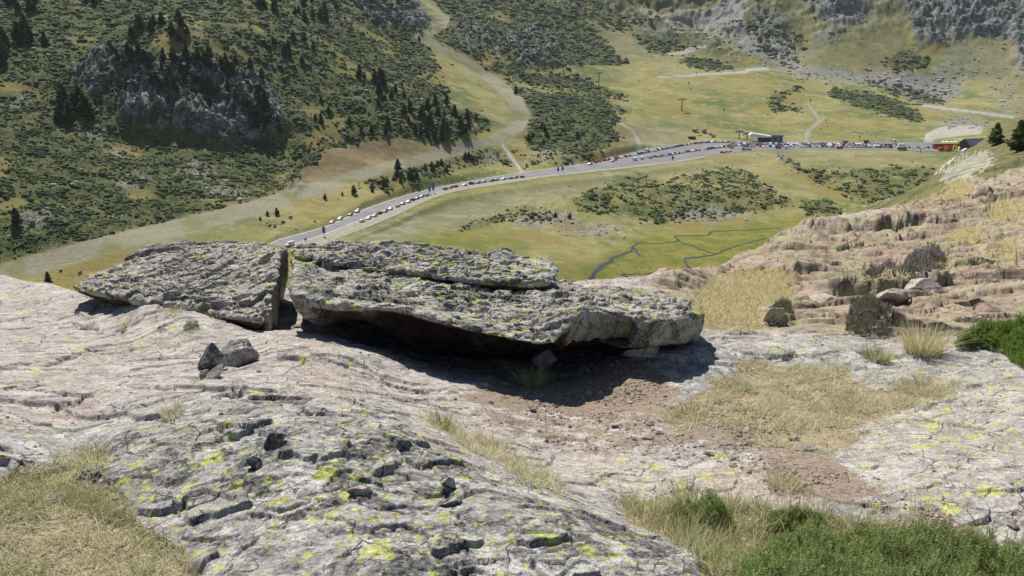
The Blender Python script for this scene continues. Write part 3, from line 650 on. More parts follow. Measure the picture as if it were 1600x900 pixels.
# rock outcrop at the upper right
outc = Mask().poly([(1470,275),(1500,250),(1540,232),(1550,245),(1530,270),(1500,300),(1480,300)]).blur(6)(jx, jy)*sstep(30, 40, NY)
d += outc*fbm(NX_, NY*.7, 11, 4, .5, 151, spc, True)*.22
d += aD*fbm(NX_, NY, .05, 3, .6, 160, spc)*.006
NZ = NZ+d
# cracks in the bare slab, read off the photo
_cx = npx+fbm(NX_, NY, .12, 3, .6, 9)*7; _cy = npy+fbm(NX_, NY, .12, 3, .6, 19)*4
def crack(pts, w, depth):
    global NZ
    m = Mask(); pts = [(x, y, w) for x, y in pts]
    m.line(pts, 1, .6); x0, y0 = np.min(pts, 0)[:2]-14; x1, y1 = np.max(pts, 0)[:2]+14
    k = (_cx > x0) & (_cx < x1) & (_cy > y0) & (_cy < y1); NZ[k] -= m(_cx[k], _cy[k])*depth
crack([(78,570),(100,562),(125,553),(148,547)], 3.0, .035); crack([(112,503),(130,510),(155,513)], 2.6, .03); crack([(190,520),(200,505),(206,500)], 3.2, .04); crack([(165,552),(185,548),(205,545)], 2.4, .02)
crack([(83,633),(110,630),(125,625)], 2.6, .03); crack([(448,583),(475,568),(530,575),(560,582),(610,602)], 2.6, .022); crack([(605,603),(630,608),(660,613)], 3.2, .035); crack([(630,590),(640,580),(625,560)], 2, .015)
crack([(-10,575),(20,572),(40,568)], 2.5, .03); crack([(300,592),(330,588),(345,592)], 2.4, .02); crack([(60,520),(85,517)], 2.5, .02); crack([(10,610),(60,600)], 2.4, .02)
crack([(120,487),(125,489)], 3, .03); crack([(370,603),(374,612),(366,620)], 3, .03)
for p_ in ([(1322,372),(1335,400)],[(1338,365),(1355,390)],[(1400,355),(1412,370)],[(1395,352),(1420,362)],[(1445,380),(1470,395)],[(1180,560),(1240,556)],[(1340,485),(1420,480)],[(1545,500),(1600,487)]): crack(p_, 3, .10)
# the soil lies below the hump's lip; grass cushions lift it again
NZ -= .02*aS
def n_z(x, y):
    u = np.asarray(x, float)/(np.asarray(y, float)+.8); u = np.clip((u-nu[0])/(nu[1]-nu[0]), 0, NU-1.001)
    v = np.clip(np.interp(y, ny, np.arange(NV)), 0, NV-1.001)
    j = np.asarray(u).astype(int); i = np.asarray(v).astype(int); a = u-j; b = v-i
    return (NZ[i, j]*(1-a)+NZ[i, j+1]*a)*(1-b)+(NZ[i+1, j]*(1-a)+NZ[i+1, j+1]*a)*b
_ys = np.geomspace(1.2, 250, 1600)
def n_hit(px, py):
    u = float(uu(px, py)); t = float(tt(py)); z = n_z(u*_ys, _ys); k = int(np.argmax(z >= -t*_ys))
    return np.array([u*_ys[k], _ys[k], z[k]])
def n_hits(px, py):
    return np.array([n_hit(a, b) for a, b in zip(px, py)])
nat = {'m1': np.stack([aD.ravel(), aS.ravel(), aL.ravel()], 1), 'm2': np.stack([aP.ravel(), aW.ravel(), aG.ravel()], 1), 'm3': np.stack([aH.ravel(), outc.ravel(), aE.ravel()], 1)}
q = N('hillside_rock')
m1, m2, m3 = q.attr('m1'), q.attr('m2'), q.attr('m3')
c, nb = rock_layers(q, m1[2], m2[0], q.math('MULTIPLY_ADD', m3[0], .50, -.20))
tan = q.mix(q.ramp(q.noise(3.0, 7, .75), .38, .62), (.22, .165, .115), (.44, .34, .26)); c = q.mix(q.math('MULTIPLY', m3[2], .88), c, tan)
c = q.mix(q.math('MULTIPLY', m3[2], q.ramp(q.noise(1.5, 8, .78), .50, .60)), c, (.33, .33, .18)); c = q.mix(q.math('MULTIPLY', m3[2], q.ramp(q.noise(2.2, 9, .8, 1.2), .56, .61)), c, (.08, .065, .05))
wash = q.math('MULTIPLY', q.ramp(q.noise(1.3, 6, .72), .50, .62), q.math('MULTIPLY', m3[2], .0)); c = q.mix(wash, c, (.33, .33, .17))
g1 = q.noise(38, 5, .75); g2 = q.noise(9, 4, .6)
dirt = q.mix(q.ramp(g1, .30, .70), (.13, .095, .07), (.42, .34, .27)); dirt = q.mix(q.ramp(g2, .35, .65), dirt, (.30, .235, .18)); 
c = q.mix(q.ramp(q.math('ADD', m1[0], q.math('MULTIPLY_ADD', q.noise(7, 7, .8), 2.0, -1.0)), .42, .58), c, dirt)
soil = q.mix(q.ramp(g1, .35, .65), (.20, .155, .10), (.42, .36, .23)); c = q.mix(q.ramp(q.math('ADD', m1[1], q.math('MULTIPLY_ADD', g1, .5, -.25)), .35, .55), c, soil)
straw = q.mix(q.ramp(q.noise(20, 5, .7), .3, .7), (.24, .19, .08), (.40, .33, .16)); c = q.mix(q.ramp(m2[1], .3, .6), c, straw)
gr = q.mix(q.ramp(q.noise(.9, 6, .7), .36, .62), (.065, .08, .03), (.19, .165, .07)); gr = q.mix(q.ramp(q.noise(.35, 6, .7), .60, .68), gr, (.27, .26, .23)); 
c = q.mix(q.ramp(m2[2], .3, .7), c, gr)
oc = q.mix(q.ramp(q.noise(.8, 7, .7), .35, .65), (.15, .15, .13), (.40, .39, .28)); c = q.mix(q.ramp(m3[1], .3, .6), c, oc)
M_near = q.done(c, .92, nb, .12)
me = mesh_np('hillside', np.stack([NX_.ravel(), NY.ravel(), NZ.ravel()], 1), grid_faces(NV, NU), True, nat, [M_near])
tag(link('ground', me), kind='structure')

# ------------------------------------------------------------------ the big lichen-covered slabs
def resamp(pts, n):
    """closed outline of (x, y, ztop, thickness) through the given points, even spacing"""
    p = np.array(pts, float); m = len(p); T = np.linspace(0, m, n*3, endpoint=False); out = []
    for x in T:
        i = int(x); f = x-i; p0, p1, p2, p3 = p[i-1], p[i % m], p[(i+1) % m], p[(i+2) % m]
        f2 = f
        out.append(.35*(.5*((2*p1)+(-p0+p2)*f2+(2*p0-5*p1+4*p2-p3)*f2*f2+(-p0+3*p1-3*p2+p3)*f2**3))+.65*(p1+(p2-p1)*f2))
    out = np.array(out); L = np.r_[0, np.cumsum(np.linalg.norm(np.diff(np.vstack([out[:, :2], out[:1, :2]]), axis=0), axis=1))]
    s = np.linspace(0, L[-1], n, endpoint=False)
    return np.stack([np.interp(s, L, np.r_[out[:, k], out[0, k]]) for k in range(out.shape[1])], 1)
def slab(name, rim, inner, mat, parent=None, nth=900, rough=1.0, seed=0, under=.25, groove=None, dens=1.0, bulge=.0):
    """rim: (px, py, Y, thickness) round the top edge; inner: (px, py, Y) on the top face"""
    rp = [np.r_[P(a, b, Y), th] for a, b, Y, th in rim]
    rr = resamp(rp, nth); ip = [P(*a) for a in inner]
    cen = np.mean(rr[:, :2], 0)
    C = [p[:2] for p in rp]+[p[:2] for p in ip]; Zv = [p[2] for p in rp]+[p[2] for p in ip]
    tp = TPS(C, Zv, 1e-3)
    # jagged outline
    th = np.arange(nth)/nth*40
    per = np.linspace(0, 2*np.pi, nth, endpoint=False); Rn = 6
    jag = fbm(np.cos(per)*Rn, np.sin(per)*Rn, 1.7, 5, .6, seed)*.03*rough
    dv = rr[:, :2]-cen; dl = np.linalg.norm(dv, axis=1)[:, None]; B = rr[:, :2]+dv/dl*jag[:, None]
    nt_, nr_, nb_ = int(300*dens), 26, 40
    rings = []
    zr = tp(B[:, 0], B[:, 1])
    for s_ in np.linspace(.004, 1, nt_)**.8:
        xy = cen+(B-cen)*s_; z = tp(xy[:, 0], xy[:, 1])
        e = np.clip((s_-.95)/.05, 0, 1); z = z-.016*e**3; rings.append(np.c_[xy, z])
    thk = np.maximum(.03, rr[:, 3]*(1+.25*fbm(np.cos(per)*Rn, np.sin(per)*Rn, 2.5, 4, .6, seed+3)))
    for f in np.linspace(0, 1, nr_)[1:]:
        out = 1+(.012*math.sin(f*math.pi)-.045*f**2)/dl*1.0
        ins = np.where(rr[:, 3] < .15, .17, .06)[:, None]
        out = 1+(.012*math.sin(f*math.pi)-ins*f**1.3)/dl
        xy = cen+(B-cen)*out; rings.append(np.c_[xy, zr-.016-thk*f])
    zb = zr-.016-thk
    for s_ in np.linspace(1, .01, nb_)[1:]:
        xy = cen+(B-cen)*(1-ins/dl)*s_
        mean = zb.mean()-under
        w_ = sstep(.25, .85, s_); z = zb*w_+(1-w_)*mean; rings.append(np.c_[xy, z])
    G = np.array(rings); nr = len(G)
    def normals(G):
        du = np.roll(G, -1, 1)-np.roll(G, 1, 1); dr = np.gradient(G, axis=0); n = np.cross(dr, du)
        return n/(np.linalg.norm(n, axis=2)[..., None]+1e-9)
    n = normals(G)
    if n[5:40, :, 2].mean() < 0: n = -n
    p = G.reshape(-1, 3); D = 0
    for lam, am in ((.55, .016), (.26, .007), (.12, .004), (.055, .0035), (.026, .0035), (.013, .0025)):
        v = perlin3(p/lam+seed*3.7+np.array([0, 0, 0]), seed+int(lam*1000))
        D = D+am*rough*(v if lam > .2 else (1-2*np.abs(v))*.8)
    # ledges running along the slab, each dropping towards the viewer
    x, y = p[:, 0], p[:, 1]
    top = sstep(.2, .6, n.reshape(-1, 3)[:, 2])
    D = D+top*(ledges(x, y, .36, .026*rough, R(10), seed+41, np.full(x.shape, .004), .10)+ledges(x, y, .14, .011*rough, R(-14), seed+42, np.full(x.shape, .004), .16))
    D = D+(facet(x+.6*p[:, 2], y+p[:, 2], .30, seed+51)*.020+facet(x+.6*p[:, 2], y*1.3+p[:, 2], .11, seed+52)*.010+facet(x+.6*p[:, 2], y+p[:, 2], .045, seed+53)*.0045)*rough*(.35+.65*top)
    f1, f21, rv = cell2(x/.10+.4*fbm(x, y, .12, 2), y/.085, seed+3)
    D = D+top*((rv > .66)*sstep(0, .25, f21)*.016-(rv < .14)*sstep(0, .35, f21)*.022)*rough
    if groove:
        for pts, w_, dep in groove:
            qx, qy = proj(p[:, 0], p[:, 1], p[:, 2]); mk = Mask().line([(a, b, w_) for a, b in pts], 1, .6)
            D = D-mk(qx+fbm(x, y, .1, 3, .6, 5)*6, qy+fbm(x, y, .1, 3, .6, 6)*4)*dep*top
    p = p+n.reshape(-1, 3)*D[:, None]
    Fq = grid_faces(nr, nth, True)
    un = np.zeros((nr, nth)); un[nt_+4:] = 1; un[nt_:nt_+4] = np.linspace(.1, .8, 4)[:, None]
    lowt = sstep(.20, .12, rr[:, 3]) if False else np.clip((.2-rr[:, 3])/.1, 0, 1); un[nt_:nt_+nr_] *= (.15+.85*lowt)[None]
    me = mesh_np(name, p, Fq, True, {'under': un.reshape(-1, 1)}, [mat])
    o = link(name, me, parent); return o, p
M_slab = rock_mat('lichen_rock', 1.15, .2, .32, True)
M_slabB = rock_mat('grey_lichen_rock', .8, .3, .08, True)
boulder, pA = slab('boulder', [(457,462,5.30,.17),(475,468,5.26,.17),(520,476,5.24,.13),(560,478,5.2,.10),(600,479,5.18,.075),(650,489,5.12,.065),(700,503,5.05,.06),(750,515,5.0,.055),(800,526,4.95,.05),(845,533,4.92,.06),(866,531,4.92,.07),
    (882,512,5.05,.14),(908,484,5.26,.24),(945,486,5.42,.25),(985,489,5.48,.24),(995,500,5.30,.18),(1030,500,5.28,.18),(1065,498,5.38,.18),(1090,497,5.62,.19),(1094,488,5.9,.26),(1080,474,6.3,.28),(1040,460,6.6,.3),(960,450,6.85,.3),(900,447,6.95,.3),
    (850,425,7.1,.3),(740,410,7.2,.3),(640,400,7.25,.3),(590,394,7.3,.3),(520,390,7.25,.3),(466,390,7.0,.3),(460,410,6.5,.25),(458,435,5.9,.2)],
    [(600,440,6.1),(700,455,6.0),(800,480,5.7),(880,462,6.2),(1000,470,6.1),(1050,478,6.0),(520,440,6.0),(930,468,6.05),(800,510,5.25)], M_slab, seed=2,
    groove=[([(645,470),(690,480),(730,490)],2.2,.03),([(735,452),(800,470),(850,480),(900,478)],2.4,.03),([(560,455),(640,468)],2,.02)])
tag(boulder, 'huge flat lichen-crusted boulder overhanging a dark hollow', 'boulder')
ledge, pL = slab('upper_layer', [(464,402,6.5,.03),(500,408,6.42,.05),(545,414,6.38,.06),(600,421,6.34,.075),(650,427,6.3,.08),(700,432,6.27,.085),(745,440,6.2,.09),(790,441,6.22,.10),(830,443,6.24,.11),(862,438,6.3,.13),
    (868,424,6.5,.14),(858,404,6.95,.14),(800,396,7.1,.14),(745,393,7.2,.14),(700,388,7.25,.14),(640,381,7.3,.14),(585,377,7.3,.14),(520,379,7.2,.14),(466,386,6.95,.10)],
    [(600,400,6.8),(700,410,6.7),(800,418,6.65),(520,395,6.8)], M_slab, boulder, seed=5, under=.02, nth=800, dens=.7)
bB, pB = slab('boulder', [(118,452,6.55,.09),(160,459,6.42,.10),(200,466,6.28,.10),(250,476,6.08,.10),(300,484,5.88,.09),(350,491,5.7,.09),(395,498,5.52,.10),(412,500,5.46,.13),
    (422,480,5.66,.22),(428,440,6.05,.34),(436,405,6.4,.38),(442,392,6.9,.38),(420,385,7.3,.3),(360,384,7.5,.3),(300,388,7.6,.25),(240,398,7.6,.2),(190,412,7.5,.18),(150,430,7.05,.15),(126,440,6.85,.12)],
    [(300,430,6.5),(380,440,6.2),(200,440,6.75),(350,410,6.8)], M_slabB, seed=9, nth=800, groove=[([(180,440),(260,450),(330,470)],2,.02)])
tag(bB, 'tilted pale slab of rock left of the narrow dark cleft', 'boulder')
bC, pC = slab('boulder', [(196,404,7.7,.1),(225,392,7.8,.1),(260,388,7.9,.12),(330,386,7.95,.12),(400,384,7.8,.12),(415,380,8.2,.12),(330,380.5,8.5,.12),(250,383,8.5,.1),(215,390,8.3,.1)], [(300,383,8.2)], rock_mat('shaded_rim_rock', .1, .1, .6), seed=14, nth=360, dens=.3, rough=.6)  # the rim's shade is put into its colour as heavy dark crust
tag(bC, 'low dark rim of rock behind the tilted pale slab', 'rock')

# ------------------------------------------------------------------ loose rocks
def rock_mesh(name, seed, sub=4, mat=None, sq=(1, 1, 1), chop=9, rough=1.0):
    r = np.random.default_rng(seed); V_, F_ = ico(sub)
    for _ in range(chop+5):
        n = r.normal(size=3); n /= np.linalg.norm(n); dd = r.uniform(.36, .66)
        k = V_@n-dd; V_ = V_-np.outer(np.maximum(k, 0), n)
    V_ = V_+(V_/(np.linalg.norm(V_, axis=1)[:, None]+1e-6))*(perlin3(V_*2.3+seed)*.05+perlin3(V_*7+seed)*.03*rough+perlin3(V_*18+seed)*.022*rough)[:, None]
    V_ *= np.array(sq); V_[:, 2] -= V_[:, 2].min()*.8
    return mesh_np(name, V_, F_, False, None, [mat])
M_loose = rock_mat('loose_rock', .5, .85, -.1); M_looseD = rock_mat('dark_loose_rock', .35, .2, .35); M_stone = rock_mat('brown_stone', 0.0, .9, -.2)
q = N('tan_rock'); M_tan = q.done(q.mix(q.ramp(q.noise(6, 8, .75), .40, .62), (.20, .15, .11), (.42, .33, .26)), .9, q.bump(q.noise(30, 6, .75), .7, .02))
def put_rock(px, py, size, sq, seed, label, mat, rz=0, tilt=(0, 0), cat='rock', sink=.0, at=None, grp=None):
    p = n_hit(px, py) if at is None else at
    o = link(cat if cat != 'rock' else 'rock', rock_mesh('rock', seed, 4, mat, sq), None, (p[0], p[1], p[2]-sink), rz, size); o.rotation_euler = (tilt[0], tilt[1], rz)
    tag(o, label, cat, grp); return o
put_rock(325, 576, .135, (1.0, .6, 1.25), 31, 'upright dark wedge of rock on the pale slab', M_looseD, .3, (0, .25), sink=.03)
put_rock(384, 568, .165, (1.25, .7, 1.0), 32, 'larger dark block leaning beside the upright wedge', M_looseD, .5, (0, -.45), sink=.03)
put_rock(338, 592, .08, (1.1, .7, .55), 33, 'small flat stone lying below the upright wedge', M_loose, .4, (0, -.3))
put_rock(322, 590, .038, (.9, .7, .7), 34, 'tiny dark chip at the foot of the upright wedge', M_looseD, 0)
put_rock(464, 512, .05, (1.3, .8, .55), 35, 'small reddish stone wedged under the boulder left corner', M_stone, 0)
put_rock(850, 572, .12, (1.25, .8, .85), 36, 'brown prop stone under the boulder lip in the hollow', M_stone, .2, at=n_hit(850, 578))
put_rock(1010, 556, .10, (1.7, .9, .6), 37, 'flat stone wedged under the right end of the boulder', M_stone, 0)
put_rock(675, 542, .09, (1.5, .8, .6), 38, 'stone in deep shadow at the back of the hollow', M_stone, .4)
put_rock(961, 668, .045, (1.2, .7, .45), 39, 'largest pale brown stone lying in the dirt patch', M_stone, .1)
put_rock(834, 644, .034, (1.2, .8, .6), 40, 'light stone on the dirt left of the hollow mouth', M_stone, .1)
put_rock(921, 601, .026, (1.2, .8, .6), 41, 'light stone at the shadow edge of the hollow', M_stone, .6)
put_rock(1240, 688, .032, (1.3, .9, .6), 42, 'flat brown stone beside the dry grass edge', M_stone, .6)
put_rock(1252, 704, .05, (1.8, .8, .35), 43, 'long flat stone half buried in the gravel', M_stone, -.1)
put_rock(1210, 500, .17, (1.1, .8, .8), 47, 'lichen-green rounded rock standing in the straw grass', M_loose, .3, sink=.05)
put_rock(425, 694, .055, (1.1, .8, .9), 45, 'black knob of rock on the lichen hump upper left', M_looseD, .5, sink=.01)
put_rock(400, 732, .035, (1.1, .8, .9), 46, 'dark pebble-like knob on the lichen hump', M_looseD, .1, sink=.01)
put_rock(565, 770, .045, (1.5, .9, .6), 47, 'brown flat knob in the middle of the lichen hump', M_stone, .1, sink=.01)
put_rock(700, 764, .04, (1.1, .8, .9), 48, 'yellow-spotted knob on the right of the lichen hump', M_loose, .3, sink=.01)
put_rock(710, 786, .04, (1.4, .8, .7), 49, 'dark broken knob below the yellow-spotted knob', M_looseD, .2, sink=.01)
put_rock(12, 722, .10, (1.8, .9, .6), 50, 'low mossy rock at the left edge above the grass', M_loose, .1, sink=.03)
bigs = ((1350,470,.35,51,'blocky rock'),(1430,460,.5,52,'wide block'),(1500,470,.4,53,'cracked block'),(1330,380,.5,54,'angular rock'),(1560,500,.35,55,'low rock'),(1450,355,.8,56,'tall rock'))
put_rock(1360, 498, .13, (1.2, .8, .8), 51, 'blocky pink rock beside the dark heather', M_tan, .2, sink=.06)
put_rock(1405, 508, .13, (1.0, .8, .9), 52, 'small cubic rock behind the tall straw tuft', M_tan, .5, sink=.05)
M_tan2 = rock_mat('tan_lichen_rock', .5, 1.0, .05)
for a, b, sz_, sq_, sd_, lb in ((1450,452,.30,(1.8,.9,.5),67,'flat shelf block below the wide heather'),
        (1510,478,.28,(1.5,.9,.6),68,'cracked block above the vivid green juniper'),(1400,470,.24,(1.3,.9,.6),69,'small tan block right of the dark heather'),(1290,470,.24,(1.5,.9,.4),71,'flat tan slab above the green rounded rock'),(1560,488,.26,(1.5,.9,.5),72,'low block touching the vivid green juniper')):
    o = put_rock(a, b, sz_, sq_, sd_, lb, M_tan2 if sd_ % 2 else M_tan, .12*((sd_ % 5)-2), (.0, .06*((sd_ % 3)-1)), sink=sz_*.32)
# gravel
V0, F0 = ico(1)
def scatter_px(mask_fn, n, box, seed=0):
    r = np.random.default_rng(seed); out = []
    tries = r.uniform(0, 1, (n*14, 2)); px = box[0]+(box[2]-box[0])*tries[:, 0]; py = box[1]+(box[3]-box[1])*tries[:, 1]
    ok = mask_fn(px, py) > r.uniform(0, 1, len(px)); px, py = px[ok][:n], py[ok][:n]
    return px, py
def n_pts_xy(x0, x1, y0, y1, n, maskf, seed=0):
    """random points on the ground kept by a mask read in photo pixels"""
    r = np.random.default_rng(seed); x = r.uniform(x0, x1, n); y = r.uniform(y0, y1, n); z = n_z(x, y); a, b = proj(x, y, z)
    k = maskf(a, b, x, y) > r.uniform(0, 1, n); return np.stack([x[k], y[k], z[k]], 1)
gp = n_pts_xy(-2.6, 2.8, 2.6, 6.2, 170000, lambda a, b, x, y: (m_dirt(a, b)**1.5*.55*sstep(-.3, .4, fbm(x, y, .5, 3)) + .004), 3)
r = np.random.default_rng(5); sz = .0036*np.exp(r.normal(0, .65, len(gp))); sz = np.clip(sz, .002, .028)
sc3 = sz[:, None]*r.uniform(.6, 1.4, (len(gp), 3))*np.array([1.2, 1, .7])
Vg, Fg = merge_copies(V0*(1+.25*r.normal(size=V0.shape)), F0, gp+np.array([0, 0, .002]), sc3, r.uniform(0, 6.3, len(gp)))
M_grav = island_mat('gravel', [(.14,.105,.08),(.30,.24,.19),(.46,.40,.34),(.20,.16,.13),(.36,.30,.25)], .95)
tag(link('gravel', mesh_np('gravel', Vg, Fg, False, None, [M_grav])), 'reddish brown gravel strewn in front of the boulder', 'gravel', kind='stuff')

# ------------------------------------------------------------------ grasses
def blades(pos, h, w, lean, seed, segs=3, droop=.5, vdir=None):
    """curved tapering blades, (n) positions with per-blade height"""
    r = np.random.default_rng(seed); n = len(pos); az = r.uniform(0, 6.283, n) if vdir is None else vdir
    ln = np.abs(r.normal(0, 1, n))*lean+.1; d = np.stack([np.cos(az), np.sin(az)], 1); sd_ = np.stack([-d[:, 1], d[:, 0]], 1)
    tw = r.uniform(-1, 1, n)*1.2; ct, st = np.cos(tw)[:, None], np.sin(tw)[:, None]; sd_ = np.stack([sd_[:, 0]*ct[:, 0]-sd_[:, 1]*st[:, 0], sd_[:, 0]*st[:, 0]+sd_[:, 1]*ct[:, 0]], 1)
    L = []
    for k in range(segs+1):
        f = k/segs; off = ln*h*(f*.6+f*f*droop); z = h*f*np.sqrt(np.clip(1-(ln*.55*f)**2, .08, 1))
        c = pos.copy(); c[:, :2] += d*off[:, None]; c[:, 2] += z
        ww = (w*(1-f)**.6 if k < segs else w*.05)
        for s_ in (-1, 1):
            q_ = c.copy(); q_[:, :2] += sd_*(ww*s_*.5)[:, None]; L.append(q_)
    V_ = np.stack(L, 1).reshape(-1, 3); base = (np.arange(n)*(2*(segs+1)))[:, None, None]
    f_ = np.array([[2*k, 2*k+1, 2*k+3, 2*k+2] for k in range(segs)])[None]
    return V_, (base+f_).reshape(-1, 4)
M_dry = island_mat('dry_grass', [(.62,.56,.38),(.76,.69,.49),(.50,.50,.28),(.68,.61,.42),(.40,.42,.21)], .8, trans=.3)
M_grn = island_mat('green_grass', [(.24,.30,.11),(.36,.38,.18),(.52,.48,.28),(.28,.33,.13)], .8, trans=.3)
M_straw = island_mat('straw_grass', [(.64,.56,.34),(.74,.66,.43),(.50,.47,.26),(.66,.56,.33)], .8, trans=.35)
def grass(name, pts, hm, wm, lean, seed, mat, label, droop=.5):
    r = np.random.default_rng(seed); n = len(pts); pts = pts.copy(); pts[:, 2] -= .004
    h = hm*np.clip(np.exp(r.normal(0, .35, n)), .4, 2.2); V_, F_ = blades(pts, h, wm*r.uniform(.6, 1.3, n), lean, seed, droop=droop)
    return tag(link(name, mesh_np(name, V_, F_, True, None, [mat])), label, 'grass', kind='stuff')
def tufty(x, y, lam, s): return sstep(-.15, .35, fbm(x, y, lam, 3, .6, s))
mGL = Mask().poly(GL).blur(6); mGR = Mask().poly(GR).blur(12); mGS = Mask().poly(GS).blur(6); mGY = Mask().poly(GY).blur(5); mGG = Mask().poly(GG).blur(6)
p_ = n_pts_xy(-2.8, -.5, 1.6, 3.6, 150000, lambda a, b, x, y: mGL(a, b)*(.25+.75*tufty(x, y, .14, 3))*(1-.85*m_dirt(a, b)), 11)
grass('grass', p_, .024, .0028, 1.2, 12, M_dry, 'short matted dry grass in the bottom left corner')
p_ = n_pts_xy(-2.8, -.5, 1.6, 3.6, 90000, lambda a, b, x, y: mGL(a, b)*.9*sstep(-.15, .3, fbm(x, y, .35, 3, .6, 33)), 13)
grass('grass', p_, .025, .0030, 1.2, 14, M_grn, 'greener grass patches in the bottom left corner')
p_ = n_pts_xy(.5, 3.4, 3.2, 6.4, 170000, lambda a, b, x, y: mGR(a, b)*tufty(x, y, .22, 5)*(1-.3*m_dirt(a, b)), 15)
grass('grass', p_, .034, .0040, 1.2, 16, M_dry, 'thin bleached grass right of the boulder')
p_ = n_pts_xy(-.6, .6, 2.6, 4.2, 60000, lambda a, b, x, y: mGS(a, b)*tufty(x, y, .1, 6)*.9, 17)
grass('grass', p_, .035, .0035, .8, 18, M_dry, 'dry grass along the crease behind the lichen hump')
p_ = n_pts_xy(.2, 3.2, 2.0, 3.2, 60000, lambda a, b, x, y: mGG(a, b)*tufty(x, y, .10, 7)*.9, 19)
grass('grass', p_, .060, .0035, .8, 20, M_grn, 'longer green grass around the juniper bushes')
p_ = n_pts_xy(.2, 3.2, 2.0, 3.2, 12000, lambda a, b, x, y: mGG(a, b)*.7*(b < 870), 21)
grass('grass', p_, .085, .003, .6, 22, M_straw, 'tall straw stems around the juniper bushes')
p_ = n_pts_xy(1.3, 5.2, 6.0, 12, 110000, lambda a, b, x, y: mGY(a, b)*(.3+.7*tufty(x, y, .4, 8)), 23)
grass('grass', p_, .060, .008, 1.1, 24, M_straw, 'golden straw grass on the shelf right of the boulder')
p_ = n_pts_xy(3, 22, 7, 36, 260000, lambda a, b, x, y: .6*m_straw(a, b)*(a > 1245)*(.2+.8*tufty(x, y, .9, 9)), 25)
grass('grass', p_, .11, .018, 1.0, 26, M_straw, 'pale straw grass between the ledges on the right')
p_ = n_pts_xy(.5, 4.5, 3.0, 7, 30000, lambda a, b, x, y: (a > 1080)*.25*m_lich(a, b)*sstep(.35, .6, fbm(x, y, .4, 3, .6, 44)), 27)
grass('grass', p_, .03, .004, .9, 28, M_dry, 'sparse dry blades in the seams of the right slab')
def tuft(px, py, h, n, rad, label, mat, seed, lean=.45, grp=None):
    p = n_hit(px, py); r = np.random.default_rng(seed); a = r.uniform(0, 6.283, n); rr_ = rad*np.sqrt(r.uniform(0, 1, n))
    pos = np.stack([p[0]*0+np.cos(a)*rr_, np.sin(a)*rr_, 0*a], 1); hh = h*r.uniform(.5, 1.1, n)
    V_, F_ = blades(pos, hh, np.full(n, .0042*max(1, p[1]/5)), lean, seed, 4, .6, vdir=a+r.normal(0, .5, n))
    return tag(link('grass_tuft', mesh_np('grass_tuft', V_, F_, True, None, [mat]), None, p-np.array([0, 0, .01])), label, 'grass tuft', grp)
tuft(1440, 552, .26, 520, .12, 'tall straw-coloured tuft beside the green juniper', M_straw, 61)
tuft(1368, 562, .11, 260, .09, 'shorter green-gold tuft left of the tall straw tuft', M_grn, 62)
tuft(690, 668, .07, 170, .05, 'green tuft on the slab above the lichen hump', M_grn, 63)
tuft(775, 700, .06, 140, .06, 'dry tuft at the right end of the crease', M_dry, 64)
tuft(832, 604, .15, 240, .07, 'dark tuft growing in the shadow of the hollow', M_grn, 65, .8)
tuft(270, 651, .08, 110, .045, 'dry tuft at the end of the pebbly crack', M_dry, 66)
tuft(272, 492, .08, 110, .06, 'dry tuft under the edge of the tilted slab', M_dry, 67, .8)
tuft(335, 497, .06, 90, .07, 'low tuft further right under the tilted slab', M_dry, 68, .8)
tuft(1075, 652, .06, 180, .08, 'low tuft at the left end of the bleached grass', M_grn, 69, .7)
tuft(1440, 610, .09, 420, .14, 'dense cushion of bleached grass on the right slab', M_dry, 70, .6)
tuft(1340, 640, .08, 420, .16, 'broad cushion of bleached grass above the gravel', M_dry, 71, .6)
tuft(1225, 760, .10, 160, .07, 'tuft standing in the gravel above the juniper', M_dry, 72, .5)
tuft(1150, 610, .06, 180, .09, 'pale green tuft right of the dirt patch', M_grn, 73, .7)
tuft(155, 722, .07, 260, .07, 'tuft growing against the corner of the lichen hump', M_dry, 74, .7)
tuft(1075, 800, .15, 150, .05, 'tuft of tall stems between the two small junipers', M_straw, 75, .5)
tuft(1240, 822, .26, 40, .05, 'few very tall pale stems beside the big juniper', M_straw, 76, .15)
tuft(1435, 818, .20, 14, .04, 'three thin seed stalks above the big juniper', M_straw, 77, .1)
# cushion of moss on slab
# ------------------------------------------------------------------ shrubs
def sprig(seed, n=14, L=1.0):
    """spiky little shoot of needles, unit size"""
    r = np.random.default_rng(seed); V_, F_ = [], []
    for i in range(n):
        f = i/n; a = i*2.4; c = np.array([0, 0, f*L*.8]); d = np.array([math.cos(a)*.75, math.sin(a)*.75, .65]); d /= np.linalg.norm(d)
        s_ = np.cross(d, [0, 0, 1]); s_ /= np.linalg.norm(s_); l = .42*(1-.5*f)*r.uniform(.8, 1.2); b = len(V_)
        V_ += [c-s_*.035, c+s_*.035, c+d*l]; F_.append((b, b+1, b+2))
    return np.array(V_), np.array(F_)
M_jun = island_mat('juniper_needles', [(.08,.15,.035),(.17,.27,.065),(.32,.42,.13),(.12,.20,.05),(.42,.46,.19),(.05,.08,.025),(.30,.20,.10)], .7, trans=.2)
M_jun2 = island_mat('bright_juniper_needles', [(.07,.14,.02),(.15,.24,.035),(.24,.32,.055),(.10,.18,.03)], .7, trans=.2)
M_heath = island_mat('heather_leaves', [(.08,.075,.05),(.13,.12,.07),(.10,.13,.05),(.15,.12,.10)], .8)
M_heathf = island_mat('heather_flowers', [(.30,.22,.34),(.24,.17,.27),(.18,.16,.13)], .8)
M_wood = plain('twig_wood', (.22, .15, .10), .85)
